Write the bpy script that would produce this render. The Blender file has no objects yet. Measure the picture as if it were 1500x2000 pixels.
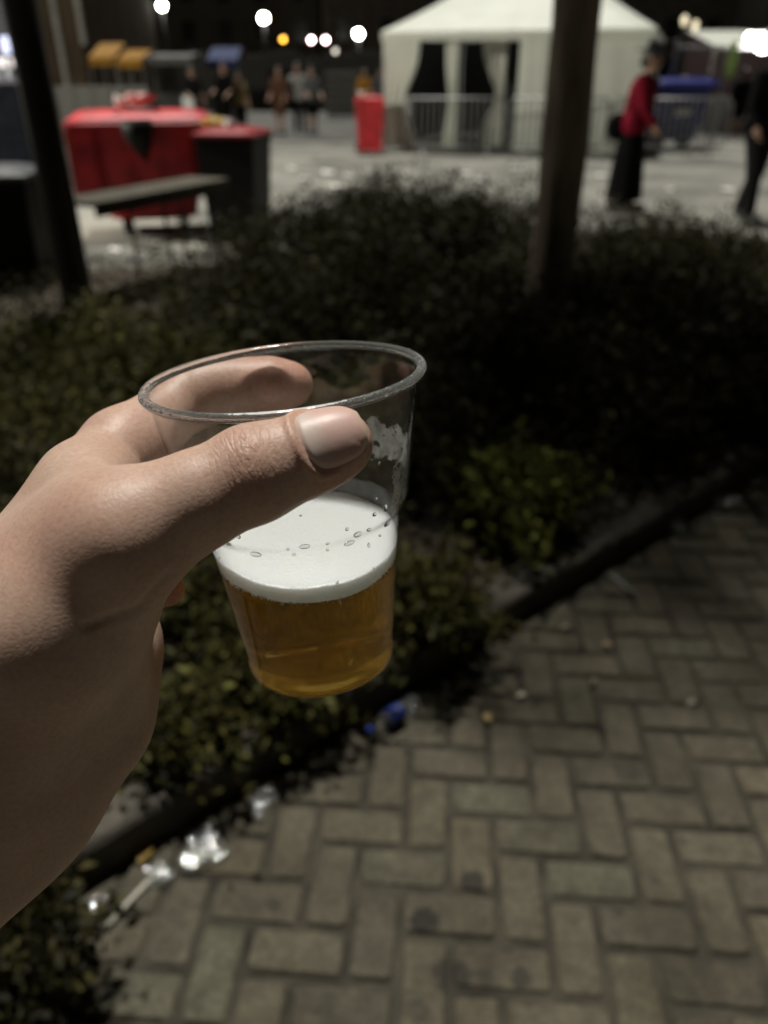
import bpy, math, random
import numpy as np
from mathutils import Matrix, Vector

# ------------------------------------------------------------------ camera, world, sun, exposure
scene = bpy.context.scene
C = scene.collection
random.seed(7)
rng = np.random.default_rng(7)

PITCH = math.radians(29.6)          # camera looks down by this much
CAM = np.array([0.0, 0.0, 1.5])
RT = np.array([1.0, 0.0, 0.0])
FW = np.array([0.0, math.cos(PITCH), -math.sin(PITCH)])
UP = np.array([0.0, math.sin(PITCH), math.cos(PITCH)])

cam_data = bpy.data.cameras.new('camera')
cam = bpy.data.objects.new('camera', cam_data)
C.objects.link(cam)
cam.location = CAM
cam.rotation_euler = (math.radians(90) - PITCH, 0, 0)
cam_data.sensor_fit = 'HORIZONTAL'
cam_data.sensor_width = 36.0
cam_data.lens = 36.0
cam_data.clip_start = 0.01
cam_data.clip_end = 900.0
cam_data.dof.use_dof = True
cam_data.dof.focus_distance = 0.196
cam_data.dof.aperture_fstop = 36.0 / 2.7
scene.camera = cam

SUN_EL, SUN_AZ = math.radians(69.5), math.radians(-10)   # lamp light from far side, high up
world = bpy.data.worlds.new('World')
scene.world = world
world.use_nodes = True
wn = world.node_tree.nodes
wl = world.node_tree.links
sky = wn.new('ShaderNodeTexSky')
sky.sky_type = 'NISHITA'
sky.sun_disc = False
sky.sun_elevation = SUN_EL
sky.sun_rotation = SUN_AZ
tint = wn.new('ShaderNodeMix'); tint.data_type = 'RGBA'; tint.blend_type = 'MULTIPLY'
tint.inputs[0].default_value = 1.0
tint.inputs[7].default_value = (1.0, 0.66, 0.34, 1)      # sodium-tinted town glow on the night sky
wl.new(sky.outputs[0], tint.inputs[6])
wl.new(tint.outputs[2], wn['Background'].inputs['Color'])
wn['Background'].inputs['Strength'].default_value = 0.0042

sun_d = bpy.data.lights.new('sun', 'SUN')
sun_d.energy = 3.8
sun_d.angle = math.radians(5)
sun_d.color = (1.0, 0.975, 0.90)
sun_o = bpy.data.objects.new('sun', sun_d)
C.objects.link(sun_o)
sd = Vector((math.sin(SUN_AZ) * math.cos(SUN_EL), math.cos(SUN_AZ) * math.cos(SUN_EL), math.sin(SUN_EL)))
sun_o.rotation_euler = sd.to_track_quat('Z', 'Y').to_euler()
sun_o.location = (0, 8, 20)

scene.view_settings.view_transform = 'Standard'
scene.view_settings.look = 'None'
scene.view_settings.exposure = 0.0
scene.view_settings.gamma = 1.0
scene.view_settings.use_curve_mapping = False
scene.cycles.use_denoising = True
scene.cycles.max_bounces = 14
scene.cycles.transmission_bounces = 12
scene.cycles.transparent_max_bounces = 16
scene.cycles.sample_clamp_indirect = 4.0
scene.cycles.sample_clamp_direct = 0.0
scene.cycles.caustics_refractive = True
scene.cycles.blur_glossy = 0.4


# ------------------------------------------------------------------ helpers
def cam2world(p):
    p = np.asarray(p, float)
    return CAM + p[..., 0:1] * RT - p[..., 1:2] * UP + p[..., 2:3] * FW


def CP(px, py, d):                        # photo pixel + distance -> camera space (right, down, forward)
    return np.array([(px - 750) / 1500 * d, (py - 1000) / 1500 * d, d])


def G(px, py, z=0.0):                     # photo pixel -> point on the level z
    d = (px - 750) / 1500 * RT - (py - 1000) / 1500 * UP + FW
    s = (z - CAM[2]) / d[2]
    return CAM + d * s


def AT(px, py, y):                        # photo pixel -> point at forward distance y (metres north)
    d = (px - 750) / 1500 * RT - (py - 1000) / 1500 * UP + FW
    return CAM + d * (y / d[1])


def new_obj(name, me, mat=None, parent=None):
    o = bpy.data.objects.new(name, me)
    C.objects.link(o)
    if mat is not None and me is not None and len(me.materials) == 0:
        me.materials.append(mat)
    if parent is not None:
        o.parent = parent
    return o


def np_mesh(name, v, f, smooth=False):
    """v (n,3) array, f (m,3|4) int array or a list of faces"""
    me = bpy.data.meshes.new(name)
    v = np.asarray(v, np.float32)
    if isinstance(f, np.ndarray):
        n, k = f.shape
        me.vertices.add(len(v))
        me.vertices.foreach_set('co', v.ravel())
        me.loops.add(n * k)
        me.loops.foreach_set('vertex_index', f.astype(np.int32).ravel())
        me.polygons.add(n)
        me.polygons.foreach_set('loop_start', np.arange(0, n * k, k, dtype=np.int32))
        me.update(calc_edges=True)
        me.validate()
    else:
        me.from_pydata([tuple(map(float, x)) for x in v], [], f)
        me.update()
    if smooth:
        me.polygons.foreach_set('use_smooth', np.ones(len(me.polygons), bool))
    return me


def add_attr(me, name, vals, typ='FLOAT'):
    a = me.attributes.new(name, typ, 'POINT')
    vals = np.asarray(vals, np.float32)
    a.data.foreach_set('value' if typ == 'FLOAT' else 'vector', vals.ravel())


def tag(o, label=None, cat=None, group=None, kind=None):
    if label: o['label'] = label
    if cat: o['category'] = cat
    if group: o['group'] = group
    if kind: o['kind'] = kind
    return o


def empty(name, loc, rz=0.0, label=None, cat=None, group=None):
    o = bpy.data.objects.new(name, None)
    C.objects.link(o)
    o.empty_display_size = 0.1
    o.location = loc
    o.rotation_euler = (0, 0, rz)
    return tag(o, label, cat, group)


class MB:
    """collects boxes, tubes, lathes into one mesh"""
    def __init__(s):
        s.v, s.f = [], []

    def add(s, v, f):
        b = len(s.v)
        s.v += [tuple(map(float, p)) for p in v]
        s.f += [tuple(i + b for i in q) for q in f]
        return s

    def box(s, lo, hi, ch=0.0, top=None):
        x0, y0, z0 = lo; x1, y1, z1 = hi
        t = top or (0, 0)
        c = ch
        v = [(x0, y0, z0), (x1, y0, z0), (x1, y1, z0), (x0, y1, z0),
             (x0 - t[0], y0 - t[1], z1 - c), (x1 + t[0], y0 - t[1], z1 - c), (x1 + t[0], y1 + t[1], z1 - c), (x0 - t[0], y1 + t[1], z1 - c)]
        f = [(3, 2, 1, 0), (0, 1, 5, 4), (1, 2, 6, 5), (2, 3, 7, 6), (3, 0, 4, 7)]
        if c > 0:
            v += [(x0 - t[0] + c, y0 - t[1] + c, z1), (x1 + t[0] - c, y0 - t[1] + c, z1), (x1 + t[0] - c, y1 + t[1] - c, z1), (x0 - t[0] + c, y1 + t[1] - c, z1)]
            f += [(4, 5, 9, 8), (5, 6, 10, 9), (6, 7, 11, 10), (7, 4, 8, 11), (8, 9, 10, 11)]
        else:
            f += [(4, 5, 6, 7)]
        return s.add(v, f)

    def tube(s, pts, rad, n=8, cap=True):
        pts = [np.array(p, float) for p in pts]
        if not hasattr(rad, '__len__'): rad = [rad] * len(pts)
        vs, fs = [], []
        ref = np.array([0, 0, 1.0])
        for i, p in enumerate(pts):
            a = pts[min(i + 1, len(pts) - 1)] - pts[max(i - 1, 0)]
            a /= np.linalg.norm(a) + 1e-12
            if abs(a @ ref) > 0.95: rr = np.array([1.0, 0, 0])
            else: rr = ref
            u = np.cross(a, rr); u /= np.linalg.norm(u)
            w = np.cross(a, u)
            for k in range(n):
                t = 2 * math.pi * k / n
                vs.append(p + rad[i] * (math.cos(t) * u + math.sin(t) * w))
        for i in range(len(pts) - 1):
            for k in range(n):
                fs.append((i * n + k, i * n + (k + 1) % n, (i + 1) * n + (k + 1) % n, (i + 1) * n + k))
        if cap:
            fs.append(tuple(range(n))[::-1])
            fs.append(tuple((len(pts) - 1) * n + k for k in range(n)))
        return s.add(vs, fs)

    def lathe(s, prof, n=24, c=(0, 0, 0), close=True):
        """prof: list of (r, z)"""
        vs, fs = [], []
        for r, z in prof:
            for k in range(n):
                t = 2 * math.pi * k / n
                vs.append((c[0] + r * math.cos(t), c[1] + r * math.sin(t), c[2] + z))
        m = len(prof)
        for i in range(m - 1):
            for k in range(n):
                fs.append((i * n + k, i * n + (k + 1) % n, (i + 1) * n + (k + 1) % n, (i + 1) * n + k))
        if close:
            fs.append(tuple(range(n))[::-1])
            fs.append(tuple((m - 1) * n + k for k in range(n)))
        return s.add(vs, fs)

    def ball(s, c, r, n=10, sc=(1, 1, 1)):
        vs, fs = [], []
        m = max(4, n // 2)
        for i in range(m + 1):
            a = math.pi * i / m
            for k in range(n):
                t = 2 * math.pi * k / n
                rr = max(math.sin(a), 1e-3)
                vs.append((c[0] + r * sc[0] * rr * math.cos(t), c[1] + r * sc[1] * rr * math.sin(t), c[2] - r * sc[2] * math.cos(a)))
        for i in range(m):
            for k in range(n):
                fs.append((i * n + k, i * n + (k + 1) % n, (i + 1) * n + (k + 1) % n, (i + 1) * n + k))
        return s.add(vs, fs)

    def build(s, name, mat, parent=None, smooth=False):
        me = bpy.data.meshes.new(name)
        me.from_pydata(s.v, [], s.f)
        me.update()
        if smooth:
            me.polygons.foreach_set('use_smooth', np.ones(len(me.polygons), bool))
        return new_obj(name, me, mat, parent)


# ------------------------------------------------------------------ materials
MATS = {}


def nmat(name):
    m = bpy.data.materials.new(name)
    m.use_nodes = True
    nt = m.node_tree
    return m, nt, nt.nodes, nt.links, nt.nodes['Principled BSDF']


def ramp(n, fac_stops):
    r = n.new('ShaderNodeValToRGB')
    e = r.color_ramp.elements
    while len(e) < len(fac_stops): e.new(0.5)
    for el, (p, c) in zip(e, fac_stops):
        el.position = p
        el.color = (*c, 1) if len(c) == 3 else c
    return r


def simple(name, col, rough=0.6, metal=0.0, var=0.25, scale=8.0, bump=0.0, bscale=60.0, spec=0.5, emit=None, es=0.0, trans=0.0, wpos=False):
    """principled with noise-varied base colour and a little relief"""
    if name in MATS: return MATS[name]
    m, nt, n, l, b = nmat(name)
    tc = n.new('ShaderNodeTexCoord')
    nz = n.new('ShaderNodeTexNoise')
    nz.inputs['Scale'].default_value = scale
    nz.inputs['Detail'].default_value = 6
    src = tc.outputs['Object']
    if wpos:
        gp = n.new('ShaderNodeNewGeometry'); src = gp.outputs['Position']
    l.new(src, nz.inputs['Vector'])
    lo = tuple(c * (1 - var) for c in col); hi = tuple(min(1, c * (1 + var)) for c in col)
    r = ramp(n, [(0.3, lo), (0.7, hi)])
    l.new(nz.outputs['Fac'], r.inputs['Fac'])
    l.new(r.outputs['Color'], b.inputs['Base Color'])
    b.inputs['Roughness'].default_value = rough
    b.inputs['Metallic'].default_value = metal
    b.inputs['Specular IOR Level'].default_value = spec
    if bump > 0:
        n2 = n.new('ShaderNodeTexNoise')
        n2.inputs['Scale'].default_value = bscale
        n2.inputs['Detail'].default_value = 5
        l.new(src, n2.inputs['Vector'])
        bp = n.new('ShaderNodeBump')
        bp.inputs['Strength'].default_value = bump
        bp.inputs['Distance'].default_value = 0.02
        l.new(n2.outputs['Fac'], bp.inputs['Height'])
        l.new(bp.outputs['Normal'], b.inputs['Normal'])
    if emit:
        b.inputs['Emission Color'].default_value = (*emit, 1)
        b.inputs['Emission Strength'].default_value = es
    if trans > 0:
        out = n['Material Output']
        tr = n.new('ShaderNodeBsdfTranslucent')
        l.new(r.outputs['Color'], tr.inputs['Color'])
        mx = n.new('ShaderNodeMixShader')
        mx.inputs[0].default_value = trans
        l.new(b.outputs[0], mx.inputs[1]); l.new(tr.outputs[0], mx.inputs[2])
        l.new(mx.outputs[0], out.inputs['Surface'])
    MATS[name] = m
    return m


def emis(name, col, s):
    if name in MATS: return MATS[name]
    m, nt, n, l, b = nmat(name)
    b.inputs['Base Color'].default_value = (0.8, 0.8, 0.8, 1)
    b.inputs['Emission Color'].default_value = (*col, 1)
    b.inputs['Emission Strength'].default_value = s
    MATS[name] = m
    return m


# ------------------------------------------------------------------ signed-distance bodies (hand, people)
def round_cone(p, a, b, ra, rb):
    ba = b - a
    l2 = float(ba @ ba)
    rr = ra - rb
    if l2 < rr * rr + 1e-12:                   # one ball swallows the other
        c, r = (a, ra) if ra > rb else (b, rb)
        return np.sqrt(((p - c) ** 2).sum(-1)) - r
    a2 = l2 - rr * rr
    il2 = 1.0 / l2
    pa = p - a
    y = pa @ ba
    z = y - l2
    q = pa * l2 - y[..., None] * ba
    x2 = (q * q).sum(-1)
    y2 = y * y * l2
    z2 = z * z * l2
    k = math.copysign(1.0, rr) * rr * rr * x2 if rr != 0 else 0 * x2
    d = (np.sqrt(x2 * a2 * il2) + y * rr) * il2 - ra
    m1 = np.sign(z) * a2 * z2 > k
    d1 = np.sqrt(x2 + z2) * il2 - rb
    m2 = np.sign(y) * a2 * y2 < k
    d2 = np.sqrt(x2 + y2) * il2 - ra
    return np.where(m1, d1, np.where(m2, d2, d))


def smin(a, b, k):
    h = np.maximum(k - np.abs(a - b), 0.0) / k
    return np.minimum(a, b) - h * h * k * 0.25


def chain(pts):                                # [(point, r), ...] -> list of cones
    return [(np.array(pts[i][0], float), np.array(pts[i + 1][0], float), pts[i][1], pts[i + 1][1]) for i in range(len(pts) - 1)]


def sdf_points(groups, p):
    """groups: [(cones, k_inside, k_join)]"""
    D = np.full(p.shape[:-1], 1.0)
    for cones, ki, kj in groups:
        d = None
        for a, b, ra, rb in cones:
            q = round_cone(p, a, b, ra, rb)
            d = q if d is None else smin(d, q, ki)
        D = smin(D, d, kj)
    return D


def sdf_mesh(groups, h, lo=None, hi=None):
    """naive surface nets over the smooth union; returns verts, quads"""
    pts = np.array([x for g in groups for c in g[0] for x in (c[0], c[1])])
    rm = max(max(c[2], c[3]) for g in groups for c in g[0])
    lo = pts.min(0) - rm - 4 * h if lo is None else np.array(lo)
    hi = pts.max(0) + rm + 4 * h if hi is None else np.array(hi)
    dims = np.ceil((hi - lo) / h).astype(int) + 1
    BIG = 0.04 if h < 0.003 else 12 * h
    D = np.full(dims, BIG, np.float32)
    ax = [lo[i] + h * np.arange(dims[i]) for i in range(3)]

    def sub(cone, pad):
        a, b, ra, rb = cone
        r = max(ra, rb) + pad
        i0 = np.clip(np.floor((np.minimum(a, b) - r - lo) / h).astype(int), 0, dims - 1)
        i1 = np.clip(np.ceil((np.maximum(a, b) + r - lo) / h).astype(int) + 1, 1, dims)
        return tuple(slice(i0[k], i1[k]) for k in range(3))

    def evalc(cone, s):
        X, Y, Z = np.meshgrid(ax[0][s[0]], ax[1][s[1]], ax[2][s[2]], indexing='ij')
        return round_cone(np.stack([X, Y, Z], -1), *cone).astype(np.float32)

    for cones, ki, kj in groups:
        pad = (max(ki, kj) + 3 * h) if h >= 0.003 else 0.042
        if len(cones) == 1:
            s = sub(cones[0], pad)
            D[s] = smin(D[s], evalc(cones[0], s), kj)
            continue
        ss = [sub(c, pad) for c in cones]
        gs = tuple(slice(min(s[k].start for s in ss), max(s[k].stop for s in ss)) for k in range(3))
        g = np.full(tuple(x.stop - x.start for x in gs), BIG, np.float32)
        for c, s in zip(cones, ss):
            ls = tuple(slice(s[k].start - gs[k].start, s[k].stop - gs[k].start) for k in range(3))
            g[ls] = smin(g[ls], evalc(c, s), ki)
        D[gs] = smin(D[gs], g, kj)
    # closed where the grid cuts it
    for k in range(3):
        sl = [slice(None)] * 3
        sl[k] = 0; D[tuple(sl)] = np.maximum(D[tuple(sl)], h * 0.5)
        sl[k] = -1; D[tuple(sl)] = np.maximum(D[tuple(sl)], h * 0.5)
    neg = D < 0
    nx, ny, nz = dims
    cnt = np.zeros((nx - 1, ny - 1, nz - 1), np.int8)
    for i in (0, 1):
        for j in (0, 1):
            for k in (0, 1):
                cnt += neg[i:nx - 1 + i, j:ny - 1 + j, k:nz - 1 + k]
    act = np.argwhere((cnt > 0) & (cnt < 8))
    idx = np.full(cnt.shape, -1, np.int32)
    idx[act[:, 0], act[:, 1], act[:, 2]] = np.arange(len(act))
    acc = np.zeros((len(act), 3)); num = np.zeros(len(act))
    corners = [(i, j, k) for i in (0, 1) for j in (0, 1) for k in (0, 1)]
    vals = {c: D[act[:, 0] + c[0], act[:, 1] + c[1], act[:, 2] + c[2]] for c in corners}
    for c in corners:
        for k in range(3):
            if c[k] == 0:
                c2 = list(c); c2[k] = 1; c2 = tuple(c2)
                a, b = vals[c], vals[c2]
                m = (a < 0) != (b < 0)
                t = np.where(m, a / np.where(m, a - b, 1), 0)
                pt = np.tile(np.array(c, float), (len(act), 1))
                pt[:, k] += t
                acc[m] += pt[m]; num[m] += 1
    V = lo + h * (act + acc / np.maximum(num, 1)[:, None])
    F = []
    for k in range(3):
        s0 = [slice(None)] * 3; s1 = [slice(None)] * 3
        s0[k] = slice(0, -1); s1[k] = slice(1, None)
        a = neg[tuple(s0)]; b = neg[tuple(s1)]
        e = np.argwhere(a != b)
        u, w = [(1, 2), (2, 0), (0, 1)][k]
        ok = (e[:, u] > 0) & (e[:, w] > 0) & (e[:, u] < dims[u] - 1) & (e[:, w] < dims[w] - 1)
        e = e[ok]
        du = np.zeros(3, int); du[u] = 1
        dw = np.zeros(3, int); dw[w] = 1
        def gi(q): return idx[q[:, 0], q[:, 1], q[:, 2]]
        q = np.stack([gi(e - du - dw), gi(e - dw), gi(e), gi(e - du)], 1)
        inside = a[e[:, 0], e[:, 1], e[:, 2]]
        q[~inside] = q[~inside][:, ::-1]
        F.append(q)
    F = np.concatenate(F)
    F = F[(F >= 0).all(1)]
    return V, F


def smooth_verts(V, F, it=2, lam=0.5):
    E = np.concatenate([F[:, [0, 1]], F[:, [1, 2]], F[:, [2, 3]], F[:, [3, 0]]])
    for _ in range(it):
        acc = np.zeros_like(V); num = np.zeros(len(V))
        for a, b in ((0, 1), (1, 0)):
            for k in range(3):
                acc[:, k] += np.bincount(E[:, a], V[E[:, b], k], len(V))
            num += np.bincount(E[:, a], minlength=len(V))
        V = V + lam * (acc / np.maximum(num, 1)[:, None] - V)
    return V


def lump(x, y, s, seed):
    r = np.random.default_rng(seed); o = 0
    for _ in range(7):
        a = r.uniform(0, 6.28); f = s * r.uniform(0.5, 1.8)
        o = o + np.sin(f * (x * math.cos(a) + y * math.sin(a)) + r.uniform(0, 6.28))
    return o / 7

# ------------------------------------------------------------------ the setting: ground, pavement, kerb, bed
KA = np.array([-0.379, 1.254]); KD = np.array([1.0, 0.857]); KD /= np.linalg.norm(KD)   # kerb front line
KN = np.array([-KD[1], KD[0]])                                                          # away from the camera
def kline(s, off=0.0): return KA + KD * s + KN * off

M_SQUARE = simple('square_concrete', (0.175, 0.172, 0.148), 0.85, var=0.62, scale=0.7, bump=0.25, bscale=30, wpos=True)
M_GROUND = simple('far_ground', (0.10, 0.10, 0.09), 0.9, var=0.3, scale=0.5, wpos=True)
M_SOIL = simple('soil', (0.085, 0.068, 0.050), 0.95, var=0.5, scale=14, bump=0.9, bscale=40, wpos=True)
M_SAND = simple('joint_sand', (0.050, 0.043, 0.030), 0.95, var=0.6, scale=9, bump=0.5, bscale=200, wpos=True)
M_KERB = simple('kerb_concrete', (0.085, 0.074, 0.058), 0.9, var=0.3, scale=18, bump=0.5, bscale=120, wpos=True)

o = MB().add([(-300, -40, -.06), (300, -40, -.06), (300, 500, -.06), (-300, 500, -.06)], [(0, 1, 2, 3)]).build('ground', M_GROUND)
tag(o, kind='structure')
# square beyond the bed: gently undulating sheet
gx, gy = np.meshgrid(np.linspace(-45, 45, 91), np.linspace(5.2, 95, 91), indexing='ij')
gz = -0.004 + 0.006 * lump(gx, gy, 0.6, 21)
i = np.arange(90)[:, None] * 91; j = np.arange(90)[None, :]
sq = new_obj('square', np_mesh('square', np.stack([gx, gy, gz], -1).reshape(-1, 3), np.stack([i + j, i + 91 + j, i + 92 + j, i + j + 1], -1).reshape(-1, 4), True), M_SQUARE)
tag(sq, kind='structure')

rx, ry = np.meshgrid(np.linspace(-45, 45, 31), np.linspace(22.5, 70, 31), indexing='ij')  # darker sheet: weaker light on the far ground put into its colour
i = np.arange(30)[:, None] * 31; j = np.arange(30)[None, :]
o = new_obj('dimmer_far_ground', np_mesh('dimmer_far_ground', np.stack([rx, ry, 0.018 + 0 * rx], -1).reshape(-1, 3), np.stack([i + j, i + 31 + j, i + 32 + j, i + j + 1], -1).reshape(-1, 4)), simple('dimmer_ground', (0.085, 0.084, 0.076), 0.85, var=0.3, scale=0.7, bump=.2, bscale=30, wpos=True))
tag(o, kind='structure')

# raised planting bed behind the kerb
s0, s1 = -5.0, 7.5
nb_s, nb_t = 126, 60
vv = []
for a in range(nb_s):
    s = s0 + (s1 - s0) * a / (nb_s - 1)
    f = kline(s, 0.10)
    back = np.array([f[0] - 0.35 * (f[1] > 0) * 0, 7.0 + 0.06 * f[0]])
    if f[1] > 6.6: back = f + np.array([0, 0.5])
    for c in range(nb_t):
        t = c / (nb_t - 1)
        p = f + (back - f) * t
        z = 0.082 + 0.018 * lump(np.array(p[0]), np.array(p[1]), 5, 31) + 0.014 * lump(np.array(p[0]), np.array(p[1]), 19, 32)
        if c == nb_t - 1: z = -0.05
        vv.append((p[0], p[1], z))
i = np.arange(nb_s - 1)[:, None] * nb_t; j = np.arange(nb_t - 1)[None, :]
bed_o = new_obj('planting_bed', np_mesh('planting_bed', np.array(vv), np.stack([i + j, i + nb_t + j, i + nb_t + j + 1, i + j + 1], -1).reshape(-1, 4), True), M_SOIL)
tag(bed_o, kind='structure')

# kerb of concrete stones, each its own piece
kerb = empty('kerb', (KA[0], KA[1], 0), math.atan2(KD[1], KD[0]))
kerb['kind'] = 'structure'
kmes = []
for q in range(3):
    mbk = MB()
    n_ = 9
    L, Wd, Hh = 0.496, 0.105, 0.10
    ys = [0.0, 0.0, 0.006, 0.016, Wd - 0.012, Wd, Wd]; zs = [-0.12, Hh - 0.016, Hh - 0.005, Hh, Hh, Hh - 0.01, -0.12]
    vs, fs = [], []
    for a in range(n_):
        x = L * a / (n_ - 1)
        for y_, z_ in zip(ys, zs):
            jit = 0.0018 * (random.random() - 0.5) * (0 if z_ < 0 else 1)
            vs.append((x, y_ + jit, z_ + 1.3 * jit))
    m_ = len(ys)
    for a in range(n_ - 1):
        for c in range(m_ - 1):
            fs.append((a * m_ + c, (a + 1) * m_ + c, (a + 1) * m_ + c + 1, a * m_ + c + 1))
    fs += [tuple(range(m_)), tuple(range((n_ - 1) * m_, n_ * m_))[::-1]]
    fs = [f[::-1] for f in fs]
    mbk.add(vs, fs)
    me = bpy.data.meshes.new('kerb_stone'); me.from_pydata(mbk.v, [], mbk.f); me.update(); me.materials.append(M_KERB)
    kmes.append(me)
for q in range(-8, 16):
    o = new_obj('kerb_stone', kmes[q % 3], None, kerb)
    o.location = (q * 0.5 + 0.12, random.uniform(-.003, .003), random.uniform(-.003, .003))
    o.rotation_euler = (random.uniform(-.01, .01), random.uniform(-.004, .004), random.uniform(-.004, .004))

# brick pavement in herringbone, each brick a piece
BO = np.array([0.04589, 1.12300]); BU = 0.10032; BANG = math.radians(4.1656)
BE1 = np.array([math.cos(BANG), -math.sin(BANG)]); BE2 = np.array([math.sin(BANG), math.cos(BANG)])
M_BRICK, nt, n, l, b = nmat('paving_brick')
gp = n.new('ShaderNodeNewGeometry')
oi = n.new('ShaderNodeObjectInfo')
na = n.new('ShaderNodeTexNoise'); na.inputs['Scale'].default_value = 22; na.inputs['Detail'].default_value = 8; na.inputs['Roughness'].default_value = 0.7
l.new(gp.outputs['Position'], na.inputs['Vector'])
ra = ramp(n, [(0.33, (0.048, 0.041, 0.026)), (0.5, (0.090, 0.079, 0.054)), (0.67, (0.148, 0.131, 0.093))])
nc_ = n.new('ShaderNodeTexNoise'); nc_.inputs['Scale'].default_value = 75; nc_.inputs['Detail'].default_value = 4
l.new(gp.outputs['Position'], nc_.inputs['Vector'])
mxn = n.new('ShaderNodeMix'); mxn.inputs[0].default_value = 0.42
l.new(na.outputs['Fac'], mxn.inputs[2]); l.new(nc_.outputs['Fac'], mxn.inputs[3])
l.new(mxn.outputs[0], ra.inputs['Fac'])
rv_ = ramp(n, [(0.0, (0.80, 0.80, 0.76)), (0.45, (1.0, 0.98, 0.94)), (0.8, (0.93, 0.98, 0.92)), (1.0, (1.15, 1.08, 1.0))])
l.new(oi.outputs['Random'], rv_.inputs['Fac'])
mu = n.new('ShaderNodeMix'); mu.data_type = 'RGBA'; mu.blend_type = 'MULTIPLY'; mu.inputs[0].default_value = 1
l.new(ra.outputs['Color'], mu.inputs[6]); l.new(rv_.outputs['Color'], mu.inputs[7])
# broad grime patches
nb2 = n.new('ShaderNodeTexNoise'); nb2.inputs['Scale'].default_value = 4.2; nb2.inputs['Detail'].default_value = 5
l.new(gp.outputs['Position'], nb2.inputs['Vector'])
rb2 = ramp(n, [(0.32, (0.58, 0.55, 0.48)), (0.62, (1.05, 1.05, 1.05))])
l.new(nb2.outputs['Fac'], rb2.inputs['Fac'])
mu2 = n.new('ShaderNodeMix'); mu2.data_type = 'RGBA'; mu2.blend_type = 'MULTIPLY'; mu2.inputs[0].default_value = 1
l.new(mu.outputs[2], mu2.inputs[6]); l.new(rb2.outputs['Color'], mu2.inputs[7])
prev = mu2.outputs[2]
# old gum and drip stains at fixed spots
sn = n.new('ShaderNodeTexNoise'); sn.inputs['Scale'].default_value = 70; sn.inputs['Detail'].default_value = 3
l.new(gp.outputs['Position'], sn.inputs['Vector'])
for px, py, rad, dk in [(922, 1722, .026, .22), (828, 1798, .027, .22), (882, 1905, .034, .35), (1019, 1906, .019, .38), (950, 1912, .018, .66), (990, 1848, .013, .6),
                        (1170, 1676, .014, .6), (1280, 1720, .010, .6), (1225, 1505, .030, .78), (535, 1770, .014, .65), (818, 1975, .02, .66), (1120, 1750, .02, .66),
                        (1205, 1778, .014, .6), (1035, 1955, .012, .55), (1330, 1640, .012, .66), (640, 1960, .02, .75)]:
    g = G(px, py)
    dv = n.new('ShaderNodeVectorMath'); dv.operation = 'DISTANCE'; dv.inputs[1].default_value = (g[0], g[1], 0)
    l.new(gp.outputs['Position'], dv.inputs[0])
    ms = n.new('ShaderNodeMath'); ms.operation = 'MULTIPLY_ADD'; ms.inputs[1].default_value = rad * 1.1; ms.inputs[2].default_value = -rad * 0.55
    l.new(sn.outputs['Fac'], ms.inputs[0])
    sm = n.new('ShaderNodeMath'); l.new(dv.outputs['Value'], sm.inputs[0]); l.new(ms.outputs[0], sm.inputs[1])
    mr = n.new('ShaderNodeMapRange'); mr.interpolation_type = 'SMOOTHSTEP'
    mr.inputs[1].default_value = rad * 0.85; mr.inputs[2].default_value = rad * 1.3; mr.inputs[3].default_value = dk; mr.inputs[4].default_value = 1.0
    l.new(sm.outputs[0], mr.inputs[0])
    mm2 = n.new('ShaderNodeVectorMath'); mm2.operation = 'SCALE'
    l.new(prev, mm2.inputs[0]); l.new(mr.outputs[0], mm2.inputs[3])
    prev = mm2.outputs[0]
l.new(prev, b.inputs['Base Color'])
b.inputs['Roughness'].default_value = 0.82
n4 = n.new('ShaderNodeTexNoise'); n4.inputs['Scale'].default_value = 160; n4.inputs['Detail'].default_value = 6
l.new(gp.outputs['Position'], n4.inputs['Vector'])
bp = n.new('ShaderNodeBump'); bp.inputs['Strength'].default_value = 0.6; bp.inputs['Distance'].default_value = 0.006
l.new(n4.outputs['Fac'], bp.inputs['Height']); l.new(bp.outputs['Normal'], b.inputs['Normal'])

bmeshes = []
for q in range(5):
    hx, hy = 0.0932 + random.uniform(-.0015, .0015), 0.0434 + random.uniform(-.001, .001)
    c, cc = 0.0055, 0.009
    vs = []
    for z, ins in ((-0.05, 0.001), (-0.0065, 0.0), (0.0, c)):
        for sx, sy in ((-1, -1), (1, -1), (1, 1), (-1, 1)):
            # clipped corners: two verts a corner
            k1 = (sx * (hx - ins), sy * (hy - ins - cc)); k2 = (sx * (hx - ins - cc), sy * (hy - ins))
            pr = (k1, k2) if sx * sy > 0 else (k2, k1)
            for p in pr:
                vs.append((p[0] + random.uniform(-.0009, .0009), p[1] + random.uniform(-.0009, .0009), z))
    fs = []
    for lv in (0, 8):
        for k in range(8): fs.append((lv + k, lv + (k + 1) % 8, lv + 8 + (k + 1) % 8, lv + 8 + k))
    fs.append(tuple(range(16, 24)))
    me = bpy.data.meshes.new('brick'); me.from_pydata(vs, [], fs); me.update(); me.materials.append(M_BRICK)
    bmeshes.append((me, vs, fs))

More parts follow.
